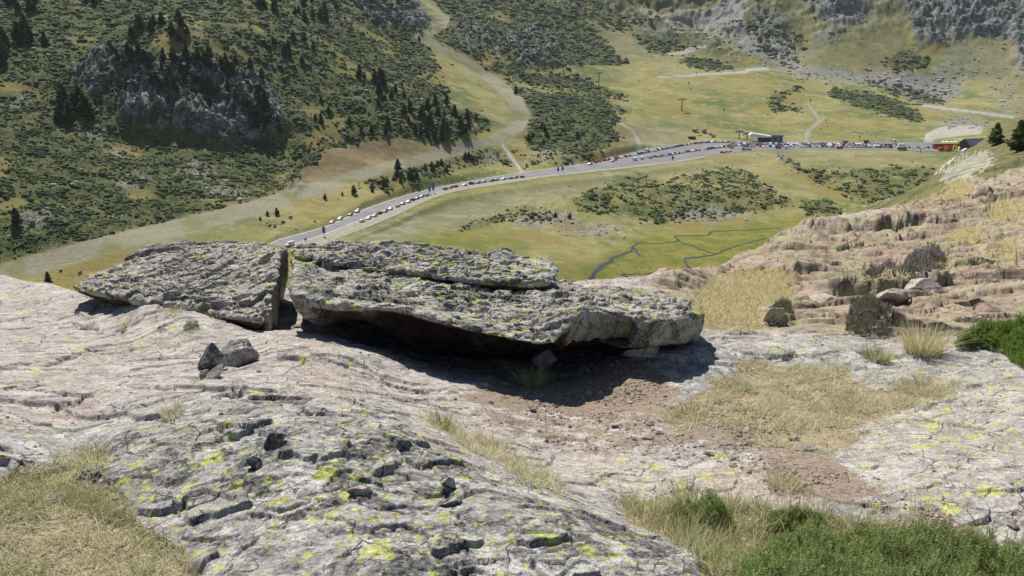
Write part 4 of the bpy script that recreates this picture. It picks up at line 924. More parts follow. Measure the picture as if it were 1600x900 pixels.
def pixshrub(name, outline, n, size, mat, label, cat, seed, height=.28, extra=None):
    """low spreading bush rooted over a patch of ground; leaves fill its domed volume"""
    r = np.random.default_rng(seed); base = np.array([n_hit(a, b) for a, b in outline]); cen = base.mean(0)
    x0, y0 = base[:, :2].min(0); x1, y1 = base[:, :2].max(0)
    pts = r.uniform(0, 1, (n*6, 2))*[x1-x0, y1-y0]+[x0, y0]
    ins = np.zeros(len(pts), bool); ed = np.full(len(pts), 9.0)
    for k in range(len(base)):
        (xa, ya), (xb, yb) = base[k-1, :2], base[k, :2]; X, Y = pts[:, 0], pts[:, 1]
        ins ^= ((ya > Y) != (yb > Y)) & (X < (xb-xa)*(Y-ya)/(yb-ya+1e-9)+xa)
        t = np.clip(((X-xa)*(xb-xa)+(Y-ya)*(yb-ya))/((xb-xa)**2+(yb-ya)**2), 0, 1); ed = np.minimum(ed, np.hypot(X-xa-t*(xb-xa), Y-ya-t*(yb-ya)))
    pts = pts[ins][:n]; ed = ed[ins][:n]; m = len(pts)
    dome = height*np.sqrt(np.clip(ed/(height*.9), 0, 1))*(.66+.62*fbm(pts[:, 0], pts[:, 1], height*.75, 3, .6, seed)+.09*r.normal(size=m))
    lvl = r.uniform(.55, 1, m)**.6; z = n_z(pts[:, 0], pts[:, 1])+np.maximum(dome*lvl, .01)
    g = .01; gx = (fbm(pts[:, 0]+g, pts[:, 1], height*1.1, 3, .6, seed)-fbm(pts[:, 0], pts[:, 1], height*1.1, 3, .6, seed))/g*height*.38
    V_, F_ = sprig(seed); pos = np.stack([pts[:, 0], pts[:, 1], z], 1)-cen
    V2, F2 = merge_copies(V_, F_, pos, size*r.uniform(.6, 1.3, m), r.uniform(0, 6.283, m), np.abs(r.normal(0, .55, m)))
    if not extra: return tag(link(name, mesh_np(name, V2, F2, False, None, [mat]), None, cen), label, cat)
    root = bpy.data.objects.new(name, None); COL.objects.link(root); root.location = [float(v) for v in cen]; tag(root, label, cat)
    link('foliage', mesh_np('foliage', V2, F2, False, None, [mat]), root)
    if extra:
        k = r.uniform(0, 1, m) < extra[1]; top_ = pos[k]+np.array([0, 0, size*.5])
        V3, F3 = merge_copies(V_, F_, top_, size*.7*r.uniform(.6, 1.3, len(top_)), r.uniform(0, 6.283, len(top_)))
        link('flowers', mesh_np('flowers', V3, F3, False, None, [extra[0]]), root)
    return root
pixshrub('juniper_bush', [(1150,905),(1180,880),(1240,858),(1330,850),(1420,846),(1500,858),(1580,885),(1640,920),(1700,990),(1650,1040),(1400,1060),(1180,1020),(1130,940)], 15000, .036, M_jun, 'big bright green juniper filling the bottom right corner', 'bush', 81, .22)
pixshrub('juniper_bush', [(1035,812),(1060,800),(1110,800),(1145,815),(1150,835),(1110,845),(1060,838)], 2600, .026, M_jun, 'small juniper among long grass above the big one', 'bush', 82, .15)
pixshrub('juniper_bush', [(1185,822),(1215,812),(1270,815),(1290,830),(1240,845),(1190,840)], 1800, .026, M_jun, 'half hidden juniper between straw stems', 'bush', 83, .13)
pixshrub('juniper_bush', [(1492,548),(1530,545),(1560,552),(1600,580),(1680,600),(1700,560),(1650,535),(1560,525),(1500,530)], 8500, .055, M_jun2, 'vivid green juniper at the right edge behind the slab', 'bush', 84, .24)
pixshrub('heather', [(1345,430),(1385,415),(1400,425),(1370,440)], 900, .09, M_heath, 'purple heather patch at the left on the ledges', 'heather', 85, .2, (M_heathf, .6))
pixshrub('heather', [(1390,428),(1420,405),(1470,400),(1480,415),(1440,432)], 1500, .09, M_heath, 'wider purple heather patch on the upper ledges', 'heather', 86, .22, (M_heathf, .55))
pixshrub('heather', [(1320,520),(1330,480),(1365,475),(1395,500),(1390,525),(1350,530)], 1900, .055, M_heath, 'dark brownish heather below the blocky pink rock', 'heather', 87, .2, (M_heathf, .15))
pixshrub('heather', [(1200,505),(1210,480),(1235,480),(1240,500)], 500, .055, M_heath, 'small dark heather beside the green rounded rock', 'heather', 88, .15)
pixshrub('moss_cushion', [(286,516),(292,506),(310,506),(312,515),(300,519)], 600, .014, M_jun2, 'small green cushion plant on the pale slab', 'plant', 89, .03)
pixshrub('dwarf_shrub', [(80,775),(110,765),(160,785),(215,815),(205,830),(140,810)], 1100, .014, M_grn, 'low leafy plant along the grass edge by the hump', 'plant', 90, .03)
# ================================================================== VALLEY: SCRUB, SCREE, TREES
def f_pts(n, maskf, seed, vlo=None, vhi=None):
    r = np.random.default_rng(seed); u = r.uniform(fu[0]*.86, fu[-1]*.86, n); v = r.uniform(vlo or math.log(330), vhi or math.log(1750), n)
    y = np.exp(v); x = u*y; z = f_z(x, y); a, b = proj(x, y, z); k = (maskf(a, b, x, y) > r.uniform(0, 1, n)) & (b > -60) & (b < 470)
    return np.stack([x[k], y[k], z[k]], 1)
V0, F0 = ico(1)
def msk(a, b, x, y, m):
    w1 = a+fbm(x, y, 26, 3, .6, 40)*6; w2 = b+fbm(x, y, 22, 3, .6, 50)*3; return m(w1, w2)*(1-np.clip(mroad(a, b)*3, 0, 1))*(1-np.clip(track(a, b)*2, 0, 1))
sp_ = f_pts(430000, lambda a, b, x, y: msk(a, b, x, y, scrub)*(.10+.9*sstep(-.12, .28, fbm(x, y, 13, 4, .65, 70)))*(1-.8*sstep(.3, .7, fbm(x, y, 60, 4, .6, 91))*(a < 800)), 201)
r = np.random.default_rng(202); n = len(sp_); s_ = sp_[:, 1]*.00105*np.exp(r.normal(0, .5, n)); s_ = np.minimum(s_, sp_[:, 1]*.0034); sc3 = np.stack([s_*r.uniform(.9, 1.6, n), s_*r.uniform(.8, 1.3, n), s_*r.uniform(.55, .95, n)], 1)
Vb, Fb = merge_copies(V0*(1+.22*r.normal(size=V0.shape)), F0, sp_, sc3, r.uniform(0, 6.3, n))
Vb[:, 2] += .15*s_.mean()
M_scrub = island_mat('scrub_leaves', [(.04,.07,.025),(.075,.115,.035),(.13,.15,.055),(.055,.09,.03),(.16,.15,.06),(.04,.062,.028)], .9, (.035, (.035, .062, .03)))
tag(link('scrub', mesh_np('scrub', Vb, Fb, False, None, [M_scrub])), 'dark green low scrub spread over the slopes', 'scrub', kind='stuff')
sp_ = f_pts(90000, lambda a, b, x, y: msk(a, b, x, y, scree)*.75+msk(a, b, x, y, scrub)*.03+.10*msk(a, b, x, y, rock), 203)
n = len(sp_); s_ = sp_[:, 1]*.0009*np.exp(r.normal(0, .5, n)); sc3 = np.stack([s_*r.uniform(.9, 1.6, n), s_*r.uniform(.8, 1.3, n), s_*r.uniform(.5, .9, n)], 1)
Vb, Fb = merge_copies(V0*(1+.25*r.normal(size=V0.shape)), F0, sp_, sc3, r.uniform(0, 6.3, n))
M_scree = island_mat('scree_stone', [(.16,.16,.155),(.30,.29,.27),(.40,.39,.37),(.22,.215,.21)], .9)
tag(link('scree', mesh_np('scree', Vb, Fb, False, None, [M_scree])), 'grey scree and broken boulders on the slopes', 'scree', kind='stuff')
# sparse tussocks and stones on the grass of the mound and meadow
sp_ = f_pts(60000, lambda a, b, x, y: .08*(1-np.clip(lush(a, b)*1.3+mroad(a, b)*3+track(a, b)*2, 0, 1))*(1+2*(fbm(x, y, 25, 3, .6, 75) > .25)), 204)
n = len(sp_); s_ = sp_[:, 1]*.0007*np.exp(r.normal(0, .4, n))
Vb, Fb = merge_copies(V0*(1+.22*r.normal(size=V0.shape)), F0, sp_, np.stack([s_*1.3, s_, s_*.5], 1), r.uniform(0, 6.3, n))
M_tus = island_mat('tussock', [(.13,.14,.05),(.20,.18,.08),(.28,.26,.18),(.10,.12,.045)], .9)
tag(link('tussocks', mesh_np('tussocks', Vb, Fb, False, None, [M_tus])), 'scattered tussocks and stones on the pasture', 'tussocks', kind='stuff')

M_pine = island_mat('pine_needles', [(.022,.042,.018),(.04,.068,.026),(.055,.09,.032),(.03,.052,.022)], .9)
M_pine2 = island_mat('bright_pine_needles', [(.07,.115,.035),(.12,.17,.05),(.16,.21,.065),(.08,.13,.04)], .9)  # brighter needle greens for the near pines on the right
M_bark = plain('pine_bark', (.12, .10, .08), .9)
def pine_meshes(seed, wide=.24, n=150, mat=None, leaf=.085, taper=1.0):
    r = np.random.default_rng(seed); V_, F_ = [], []
    for i in range(n):
        f = r.uniform(0, 1)**1.15; rad = wide*((1-f)**.75*.92+.08)*(.9+.25*math.sin(f*19+seed)); rad *= min(1, (f+.10)*4.5)
        a = r.uniform(0, 6.283); q_ = r.uniform(.35, 1)**.5*rad*r.uniform(.8, 1.12); c = np.array([math.cos(a)*q_, math.sin(a)*q_, .10+f*.88])
        for k in range(4):
            d = r.normal(size=(3, 3))*leaf*(1.1-.6*f); d[:, 2] *= .6; b = len(V_); V_ += [c+d[0], c+d[1], c+d[2]]; F_.append((b, b+1, b+2))
    cr = mesh_np('crown', np.array(V_), np.array(F_), False, None, [mat])
    k = 7; tv = [(math.cos(j*6.283/k)*w_+ox, math.sin(j*6.283/k)*w_, z_) for z_, w_, ox in ((-.08, .028, 0), (.2, .02, .006), (.55, .012, -.004), (.93, .003, 0)) for j in range(k)]
    tr = mesh_np('trunk', np.array(tv), grid_faces(4, k, True), True, None, [M_bark]); return cr, tr
protos = [pine_meshes(300+i, w_, 160, M_pine) for i, w_ in enumerate((.22, .27, .20, .30, .25, .34))]
small_protos = [pine_meshes(330+i, w_, 110, M_pine, .10) for i, w_ in enumerate((.40, .46, .36))]
def tree(p, h, proto, label, group=None, cat='pine tree', rz=0, name='pine_tree'):
    root = bpy.data.objects.new(name, None); COL.objects.link(root); root.location = [float(v) for v in p]; root.rotation_euler = (0, 0, rz); root.scale = (h, h, h)
    tag(root, label, cat, group); link('crown', proto[0], root); link('trunk', proto[1], root); return root
rt = np.random.default_rng(77)
def tree_patch(poly, n, hpx, label, group, seed, small=False, mind=3):
    rr_ = np.random.default_rng(seed); p = np.array(poly, float); got = []; mk = Mask().poly(poly); made = []
    for _ in range(n*60):
        if len(got) >= n: break
        a, b = rr_.uniform(p[:, 0].min(), p[:, 0].max()), rr_.uniform(p[:, 1].min(), p[:, 1].max())
        if mk(np.array([a]), np.array([b]))[0] < .5 or any(abs(a-g_[0]) < mind and abs(b-g_[1]) < mind for g_ in got): continue
        got.append((a, b)); w = f_hit(a, b); h = hpx*rr_.uniform(.6, 1.25)*w[1]/F
        pr = (small_protos if small else protos); made.append((a, b, h*F/w[1]/hpx, tree(w-np.array([0, 0, .03*h]), h, pr[rr_.integers(len(pr))], label, group, rz=rr_.uniform(0, 6.28))))
    xs = sorted(m_[0] for m_ in made); ys = sorted(m_[1] for m_ in made); k3 = lambda v, L_, w3: w3[min(2, int(3*L_.index(v)/len(L_)))]
    for a, b, hh, o in made: o['label'] = f"{'short' if hh < .8 else 'tall' if hh > 1.05 else 'middling'} pine, {k3(b, ys, ('upper', 'middle', 'lower'))} {k3(a, xs, ('left', 'centre', 'right'))} of the {group}"
tree_patch([(150,95),(190,85),(260,88),(330,95),(390,105),(420,130),(400,140),(330,118),(250,112),(180,108)], 34, 18, 'dark pine along the top of the grey cliff', 'pines along the cliff top', 1)
tree_patch([(215,115),(290,115),(340,130),(410,150),(440,190),(445,215),(400,200),(330,160),(270,150),(225,140)], 46, 17, 'dark pine rooted among the cliff ledges', 'pines among the cliff ledges', 2)
tree_patch([(78,178),(95,160),(118,150),(145,172),(152,200),(120,205),(85,195)], 13, 30, 'tall pine in the clump left of the cliff foot', 'clump of pines left of the cliff', 3)
tree_patch([(0,55),(45,45),(72,60),(78,75),(40,80),(20,85),(0,110)], 13, 26, 'pine in the dark clump near the left edge', 'clump of pines near the left edge', 4)
tree_patch([(195,45),(270,28),(300,50),(290,75),(215,75)], 16, 18, 'pine in the loose stand above the cliff', 'loose stand above the cliff', 5)
tree_patch([(400,5),(520,0),(540,15),(500,40),(430,30)], 18, 16, 'pine on the dark shaded slope at the top', 'pines on the upper slope', 6)
tree_patch([(560,120),(600,120),(640,160),(700,160),(760,190),(770,198),(730,212),(690,222),(650,218),(610,185),(575,150)], 44, 17, 'pine on the wooded spur inside the track bend', 'pines on the spur inside the bend', 7)
tree_patch([(400,60),(480,60),(520,100),(480,120),(420,100)], 14, 14, 'scattered pine on the slope right of the cliff', 'scattered pines right of the cliff', 8)
tree_patch([(0,0),(160,0),(170,8),(60,25),(0,15)], 10, 18, 'pine at the top left corner of the slope', 'pines at the top left corner', 9)
tree_patch([(555,298),(620,275),(690,252),(740,238),(745,250),(700,270),(640,285),(590,303)], 34, 9, 'young pine on the bank between track and road', 'young pines on the bank below the track', 10, True)
tree_patch([(820,205),(870,195),(920,215),(900,235),(850,235),(820,225)], 14, 9, 'small pine on the scrubby lump above the road', 'small pines above the road', 11, True)
tree_patch([(480,150),(560,180),(640,205),(600,215),(500,200),(470,170)], 10, 14, 'lone pine dotted on the slope above the cut', 'pines above the earth cut', 12)
for a, b, hp, lb, sm in ((27,353,30,'large lone pine beside pale boulders low on the left slope',0),(77,447,24,'single dark pine just above the slab edge at left',0),(562,124,22,'round dark pine standing alone above the spur',0),(598,134,24,'tall pine at the upper end of the spur',0),
                         (105,40,0,'',0),(508,352,0,'',0),(418,337,8,'low bush-like pine right of the meadow stones',1),(433,336,12,'darkest bushy pine between track and meadow stones',1),(407,344,6,'smallest bushy pine left of the meadow stones',1),
                         (508,311,9,'bushy pine at the lower end of the bank row',1),(553,303,14,'bushy pine leading the row along the bank',1),(535,305,6,'tiny round pine between two bushier ones on the bank',1),(622,268,20,'tallest dark pine on the bank below the track',0),(868,340,9,'short pine beside a second one above the marsh',1),(890,342,9,'right-hand short pine above the marsh',1),
                         (655,65,8,'tiny tree where the track bends at the top',1),(806,148,14,'pine right beside the track bend',0),(925,300,6,'small dark tree on the bank above the mound',1)):
    if hp:
        w = f_hit(a, b); tree(w, hp*w[1]/F, (small_protos if sm else protos)[rt.integers(3)], lb, rz=rt.uniform(0, 6))
near_p = [pine_meshes(360, .40, 420, M_pine2, .055), pine_meshes(361, .36, 520, M_pine2, .05), pine_meshes(362, .42, 420, M_pine2, .055)]
for i, (a, b, hp, lb) in enumerate(((1554,226,34,'bushy green pine on the skyline beside the restaurant roof'),(1588,238,50,'taller green pine at the right edge of the skyline'),(1612,232,40,'green pine half cut off by the right edge'))):
    w = n_hit(a, b); tree(w, hp*w[1]/F, near_p[i], lb, rz=i)
# ------------------------------------------------------------------ meadow boulders
M_mead = island_mat('meadow_rock', [(.30,.27,.23),(.24,.23,.22),(.36,.33,.29)], .9)
rock_v = [rock_mesh('meadow_rock', 400+i, 2, M_mead, (1.2, .9, .75)) for i in range(4)]
for i, (a, b, sz_, lb) in enumerate(((417,350,3.4,'flat stone left behind the pair on the meadow'),(421,354,4.5,'left one of the touching pair of meadow stones'),(429,355,4.8,'right one of the touching pair of meadow stones'),(442,348,4.6,'brownish stone right of the touching pair'),(438,351,2.5,'small stone just below the brownish one'),
        (454,341,4.6,'pale stone highest on the yellow meadow'),(492,347,4.2,'flat brown stone lying closest to the road'),(462,358,2.2,'little white stone low on the yellow meadow'),(52,350,6.5,'long pale boulder beside the large lone pine'),(95,423,4,'white stone at the foot of the left slope'),(126,428,4.5,'pinkish block above the tilted slab'),
        (331,306,6.5,'pale flat boulder at the slope foot above the track'),(118,293,8,'greenish boulder on the middle of the left slope'),(1086,206,6.5,'dark boulder left of the lift station'),(1101,208,5.5,'second dark boulder right beside the first'),(1115,214,6,'dark boulder lowest of the three by the container'),(1110,211,4.5,'small grey boulder between the dark ones'),
        (1244,136,4.5,'white-topped boulder at the scrubby hook on the meadow'),(1232,375,0,''),(1124,77,4,'boulder beside the upper path'),(1378,312,5,'pale boulder on the slope under the bank'),(1385,330,0,''),(1330,311,3.5,'white stone on the grassy ridge'),(1122,112,5,'grey boulder where the white path bends'))):
    if sz_:
        w = f_hit(a, b); o = link('rock', rock_v[i % 4], None, w, i*1.3, sz_*w[1]/F); tag(o, lb, 'rock')

# ================================================================== VEHICLES
def paint_mat():
    q = N('car_paint'); oi = q.n('ShaderNodeObjectInfo'); m = q.done(oi.outputs['Color'], .3, spec=.5); return m
M_paint = paint_mat(); M_glass = plain('dark_car_glass', (.03, .035, .045), .12, .6); M_tyre = plain('tyre_rubber', (.03, .03, .03), .8); M_rim = plain('wheel_rim', (.45, .45, .46), .35, .5)
M_lamp = plain('head_lamp', (.75, .75, .72), .2, .5)
def loft(profile, halfw, tumble=.0, zt=1.0):
    """side profile (x, z) closed, extruded across y with inward lean above zt"""
    p = np.array(profile, float); n = len(p); L = []
    for s_, sc_ in ((-1, .90), (-1, 1), (1, 1), (1, .90)):
        # small chamfer at the flanks
        c = p.copy(); ce = p.mean(0)
        if sc_ < 1: c = ce+(c-ce)*.95
        w = halfw-(0 if sc_ < 1 else .07); w = np.where(c[:, 1] > zt, w-(c[:, 1]-zt)*tumble, w)
        L.append(np.c_[c[:, 0], s_*(w if sc_ < 1 else w-.0)*1.0, c[:, 1]])
    L = [L[0], L[1], L[2], L[3]]; L[0][:, 1] = -np.abs(L[0][:, 1]); 
    order = [L[0], L[1], L[2], L[3]]; V_ = np.vstack(order); F_ = []
    for k in range(3):
        for i in range(n):
            j = (i+1) % n; F_.append((k*n+i, k*n+j, (k+1)*n+j, (k+1)*n+i))
    return V_, F_, n
def mesh_py(name, V_, F_, mat, smooth=False, idx=None):
    me = bpy.data.meshes.new(name); me.from_pydata([tuple(map(float, v)) for v in V_], [], [tuple(int(i) for i in f) for f in F_])
    for m in (mat if isinstance(mat, (list, tuple)) else [mat]): me.materials.append(m)
    if idx is not None: me.polygons.foreach_set('material_index', idx)
    import bmesh
    bm = bmesh.new(); bm.from_mesh(me); bmesh.ops.recalc_face_normals(bm, faces=bm.faces); bm.to_mesh(me); bm.free()
    me.polygons.foreach_set('use_smooth', [smooth]*len(me.polygons)); me.update(); return me
def prof_mesh(profile, halfw, tumble, zt):
    p = np.array(profile, float); n = len(p); ce = p.mean(0); V_ = []
    for s_, k in ((-1, .955), (-1, 1), (1, 1), (1, .955)):
        c = ce+(p-ce)*k; w = np.full(n, halfw if k < 1 else halfw-.08); w = w-np.maximum(0, c[:, 1]-zt)*tumble
        V_.append(np.c_[c[:, 0], s_*w, c[:, 1]])
    V_ = np.vstack(V_); F_ = [(k*n+i, k*n+(i+1) % n, (k+1)*n+(i+1) % n, (k+1)*n+i) for k in range(3) for i in range(n)]
    F_.append(tuple(range(n))); F_.append(tuple(range(3*n, 4*n))); return V_, F_
def box(x0, x1, y0, y1, z0, z1):
    V_ = [(x, y, z) for z in (z0, z1) for y in (y0, y1) for x in (x0, x1)]
    return V_, [(0,2,3,1),(4,5,7,6),(0,1,5,4),(2,6,7,3),(0,4,6,2),(1,3,7,5)]
def join(*ms):
    V_, F_, o = [], [], 0
    for v, f in ms: V_ += list(map(tuple, v)); F_ += [tuple(i+o for i in g) for g in f]; o += len(v)
    return V_, F_
def cyl(cx, cy, cz, r_, h, axis='y', n=14):
    V_ = []
    for s_ in (-.5, .5):
        for k in range(n):
            a = k*6.2832/n; c, s2 = math.cos(a)*r_, math.sin(a)*r_
            V_.append((cx+c, cy+s_*h, cz+s2) if axis == 'y' else (cx+c, cy+s2, cz+s_*h))
    F_ = [(k, (k+1) % n, n+(k+1) % n, n+k) for k in range(n)]+[tuple(range(n)), tuple(range(n, 2*n))]
    return V_, F_
CARS = {
 'hatchback': dict(L=4.1, body=[(-2.05,.35),(-2.05,.85),(-1.98,1.05),(-1.70,1.42),(-1.4,1.49),(.2,1.47),(.95,1.02),(1.75,.86),(2.03,.66),(2.05,.35)], g=[(-1.93,1.03),(-1.64,1.38),(-1.4,1.44),(.18,1.42),(.84,1.03)], hw=.88, wb=1.25),
 'sedan': dict(L=4.6, body=[(-2.3,.35),(-2.3,.85),(-2.2,.98),(-1.55,1.03),(-1.0,1.42),(.25,1.44),(1.05,1.0),(2.0,.82),(2.28,.62),(2.3,.35)], g=[(-1.48,1.04),(-.97,1.38),(.23,1.39),(.92,1.03)], hw=.90, wb=1.38),
 'estate': dict(L=4.6, body=[(-2.3,.38),(-2.3,.95),(-2.22,1.1),(-2.0,1.5),(-1.7,1.58),(.25,1.54),(1.0,1.06),(2.0,.88),(2.28,.68),(2.3,.38)], g=[(-2.14,1.1),(-1.95,1.45),(-1.7,1.52),(.22,1.48),(.88,1.08)], hw=.91, wb=1.36),
 'offroader': dict(L=4.5, body=[(-2.2,.45),(-2.25,1.1),(-2.1,1.7),(-1.8,1.8),(.1,1.78),(.8,1.22),(1.95,1.08),(2.22,.9),(2.25,.45)], g=[(-2.12,1.18),(-2.0,1.66),(.07,1.71),(.68,1.24)], hw=.95, wb=1.33),
 'van': dict(L=5.2, body=[(-2.6,.4),(-2.6,1.9),(-2.45,2.05),(1.2,2.05),(1.95,1.25),(2.5,1.05),(2.6,.4)], g=[(-.2,1.35),(-.2,1.9),(1.15,1.93),(1.8,1.3)], hw=.98, wb=1.6)}
kits = {}
for kn, d in CARS.items():
    bV, bF = prof_mesh(d['body'], d['hw'], .28, 1.0); gV, gF = prof_mesh(d['g'], d['hw']+.015, .28, 1.0)
    # front and rear screens stand just proud of the roof line
    body = mesh_py('body', bV, bF, M_paint); glass = mesh_py('windows', np.array(gV)*[1.035, 1, 1]+[0, 0, .004], gF, M_glass)
    whm = mesh_py('wheel', *join(cyl(0, 0, 0, .33, .22)), M_tyre, True); rim = mesh_py('rim', *join(cyl(0, 0, 0, .20, .235)), M_rim)
    lam = mesh_py('headlight', *box(d['L']/2-.10, d['L']/2+.01, -.18, .18, .66, .80), M_lamp)
    roofcap = mesh_py('roof', *box(min(p[0] for p in d['g'])+.55, max(p[0] for p in d['g'])-.75, -d['hw']+.22, d['hw']-.22, max(p[1] for p in d['body'])-.03, max(p[1] for p in d['body'])+.025), M_paint)
    fV, fF = bV.tolist(), bF; k0 = len(fF); gm = join((fV, fF), ((np.array(gV)*[1.035, 1, 1]+[0, 0, .004]).tolist(), gF), *[cyl(sx*d['wb'], sy*(d['hw']-.10), .33, .33, .22, n=10) for sx in (-1, 1) for sy in (-1, 1)],
        box(min(p[0] for p in d['g'])+.55, max(p[0] for p in d['g'])-.75, -d['hw']+.22, d['hw']-.22, max(p[1] for p in d['body'])-.03, max(p[1] for p in d['body'])+.025))
    idx = [0]*len(bF)+[1]*len(gF)+[2]*(4*12)+[0]*6
    far = mesh_py('parked_car', gm[0], gm[1], [M_paint, M_glass, M_tyre], idx=idx)
    kits[kn] = (d, body, glass, whm, rim, lam, roofcap, far)
PAL = {'white': (.80,.80,.79), 'silver': (.50,.51,.53), 'grey': (.20,.21,.22), 'black': (.03,.03,.035), 'blue': (.06,.12,.30), 'red': (.42,.03,.03), 'dark blue': (.03,.05,.12), 'green': (.03,.16,.13), 'orange': (.7,.22,.03), 'yellow': (.75,.6,.05), 'light blue': (.30,.45,.6)}
def car(p, heading, kind, colour, label, group, full=True):
    d, body, glass, whm, rim, lam, roofcap, far = kits[kind]; nm = 'parked_van' if kind == 'van' else 'parked_car'
    if not full:
        o = link(nm, far, None, p, heading, 1.18); o.color = (*PAL[colour], 1); tag(o, label, 'van' if kind == 'van' else 'car', group); return o
    root = bpy.data.objects.new(nm, None); COL.objects.link(root); root.location = [float(v) for v in p]; root.rotation_euler = (0, 0, heading); root.scale = (1.12,)*3; tag(root, label, 'van' if kind == 'van' else 'car', group)
    b = link('body', body, root); b.color = (*PAL[colour], 1); rf = link('roof', roofcap, root); rf.color = (*PAL[colour], 1); link('windows', glass, root)
    for sx in (-1, 1):
        for sy in (-1, 1):
            w = link('wheel', whm, root, (sx*d['wb'], sy*(d['hw']-.10), .33)); link('rim', rim, w)
    for sy in (-1, 1): link('headlight', lam, root, (0, sy*(d['hw']-.28), 0))
    return root
Z0 = ROADZ+.004
def heading_at(px, py, line):
    p = Pz(px, py, Z0); dd = np.linalg.norm(line[:, :2]-p[:2], axis=1); i = int(np.clip(np.argmin(dd), 1, len(line)-2)); t = line[i+1]-line[i-1]; return math.atan2(t[1], t[0])
rc = random.Random(5); KN = ['hatchback', 'sedan', 'estate', 'offroader', 'hatchback', 'estate']
ordn = ['first','second','third','fourth','fifth','sixth','seventh','eighth','ninth','tenth','eleventh','twelfth','thirteenth','fourteenth']
for i, (a, b, c, k) in enumerate(((519,348.5,'silver','hatchback'),(531.5,343,'white','estate'),(547.5,336.5,'grey','hatchback'),(558.5,331.5,'white','offroader'))):
    car(Pz(a, b, Z0), heading_at(a, b, up_line)+math.pi, k, c, f'{c} {k} parked on the uphill side of the road, {ordn[i]} from the bottom', 'cars parked on the uphill verge')
lower = [(566,346.5,'white','hatchback'),(576,342,'white','estate'),(585.5,338,'silver','estate'),(594,334,'black','hatchback'),(602,331,'grey','estate'),(610,327.5,'white','hatchback'),(621.5,323,'silver','hatchback'),(629,319.5,'grey','sedan'),(638,316.5,'silver','sedan'),(645.5,313,'dark blue','hatchback'),(651.5,311,'dark blue','sedan'),(659,308,'silver','estate'),(667,306,'silver','hatchback')]
for i, (a, b, c, k) in enumerate(lower):
    car(Pz(a, b, Z0), heading_at(a, b, lo_line)+(0 if i % 3 else math.pi), k, c, f'{c} {k} in the line below the banners, {ordn[i]} from the bottom', 'cars parked on the gravel below the banners')
upper = [(696,296.3,'grey','hatchback'),(703.5,294.2,'red','hatchback'),(712.5,292.3,'blue','hatchback'),(726,290.3,'white','sedan'),(737,288,'black','offroader'),(747,286.5,'grey','sedan'),(756.5,284.6,'white','sedan'),(768.5,283.4,'black','hatchback'),(776.5,281.8,'white','estate'),(787,280.8,'white','estate'),(798,279.5,'grey','sedan'),(805.5,278.3,'green','hatchback'),(816,277.6,'red','hatchback')]
for i, (a, b, c, k) in enumerate(upper):
    car(Pz(a, b, Z0), heading_at(a, b, lo_line)+(0 if i % 2 else math.pi), k, c, f'{c} {k} in the line past the twin banners, {ordn[i]} from the left', 'cars parked on the gravel past the banners')
car(Pz(922,257.2,Z0), heading_at(922,257,up_line)+math.pi, 'offroader', 'silver', 'silver car driving alone just left of the crowded car park', None)
car(Pz(957,252.6,Z0), heading_at(957,252,up_line)+math.pi, 'van', 'white', 'white van stopped in the lane beside the red cars', None)
car(Pz(961,250.5,Z0), heading_at(957,252,up_line)+math.pi, 'van', 'red', 'red van right behind the white van in the lane', None)
car(Pz(453,383.8,Z0), heading_at(453,384,lo_line), 'van', 'white', 'white van roof just showing over the dark cleft', None)
def row(pts, step, group, lab, seed, ang=R(62), colfirst=(), jit=.25):
    r_ = random.Random(seed); P3 = np.array([Pz(a, b, Z0) for a, b in pts]); L = np.r_[0, np.cumsum(np.linalg.norm(np.diff(P3, axis=0), axis=1))]; s = 0; i = 0
    while s < L[-1]:
        p = np.array([np.interp(s, L, P3[:, k]) for k in range(3)]); p2 = np.array([np.interp(min(s+2, L[-1]), L, P3[:, k]) for k in range(3)]); p1 = np.array([np.interp(max(s-2, 0), L, P3[:, k]) for k in range(3)])
        h = math.atan2(p2[1]-p1[1], p2[0]-p1[0])+ang+r_.choice((0, math.pi))+r_.uniform(-.05, .05)
        c = colfirst[i] if i < len(colfirst) else r_.choices(['white','silver','grey','black','blue','red','dark blue','light blue'], [6, 6, 4, 4, 1.5, 1.5, 2, 1])[0]
        p = p+np.array([r_.uniform(-jit, jit), r_.uniform(-jit, jit), 0])
        if r_.random() > .04: kk = r_.choice(KN); fr = s/max(L[-1], 1); pos_ = ('at the left end', 'left of the middle', 'near the middle', 'right of the middle', 'at the right end')[min(4, int(5*fr))]; car(p, h, kk, c, lab.format(c=c+' '+kk)+', '+pos_, group, full=False)
        s += step; i += 1
row([(930,254.2),(945,251),(985,243.6),(1020,236.6),(1062,228.6),(1080,225.6),(1105,222.4),(1148,222.6)], 3.7, 'upper row of parked cars', '{c} in the long upper row of the car park', 1, colfirst=['red','white','red','white','red','silver','blue','white','white','black','red','silver','white','dark blue','black','yellow','blue','white'])
row([(1014,247.2),(1075,237.6),(1135,229.3),(1150,227.8)], 3.5, 'middle row of parked cars', '{c} in the middle row beside the caravans', 2)
row([(1140,225.3),(1200,225.2),(1300,225.6),(1400,226.6)], 3.2, 'back row of the crowded car park', '{c} in the back row of the crowded car park', 3, R(80))
row([(1150,227.6),(1220,227.4),(1300,227.7),(1398,228.7)], 3.3, 'centre row of the crowded car park', '{c} in the centre row of the crowded car park', 6, R(85))
row([(1157,229.9),(1220,229.8),(1300,230.1),(1392,231.1)], 3.5, 'front row of the crowded car park', '{c} in the front row of the crowded car park', 4, R(85))
row([(1420,231.3),(1460,231.5)], 5, 'cars by the playground', '{c} parked near the orange bouncy castles', 5, R(85))
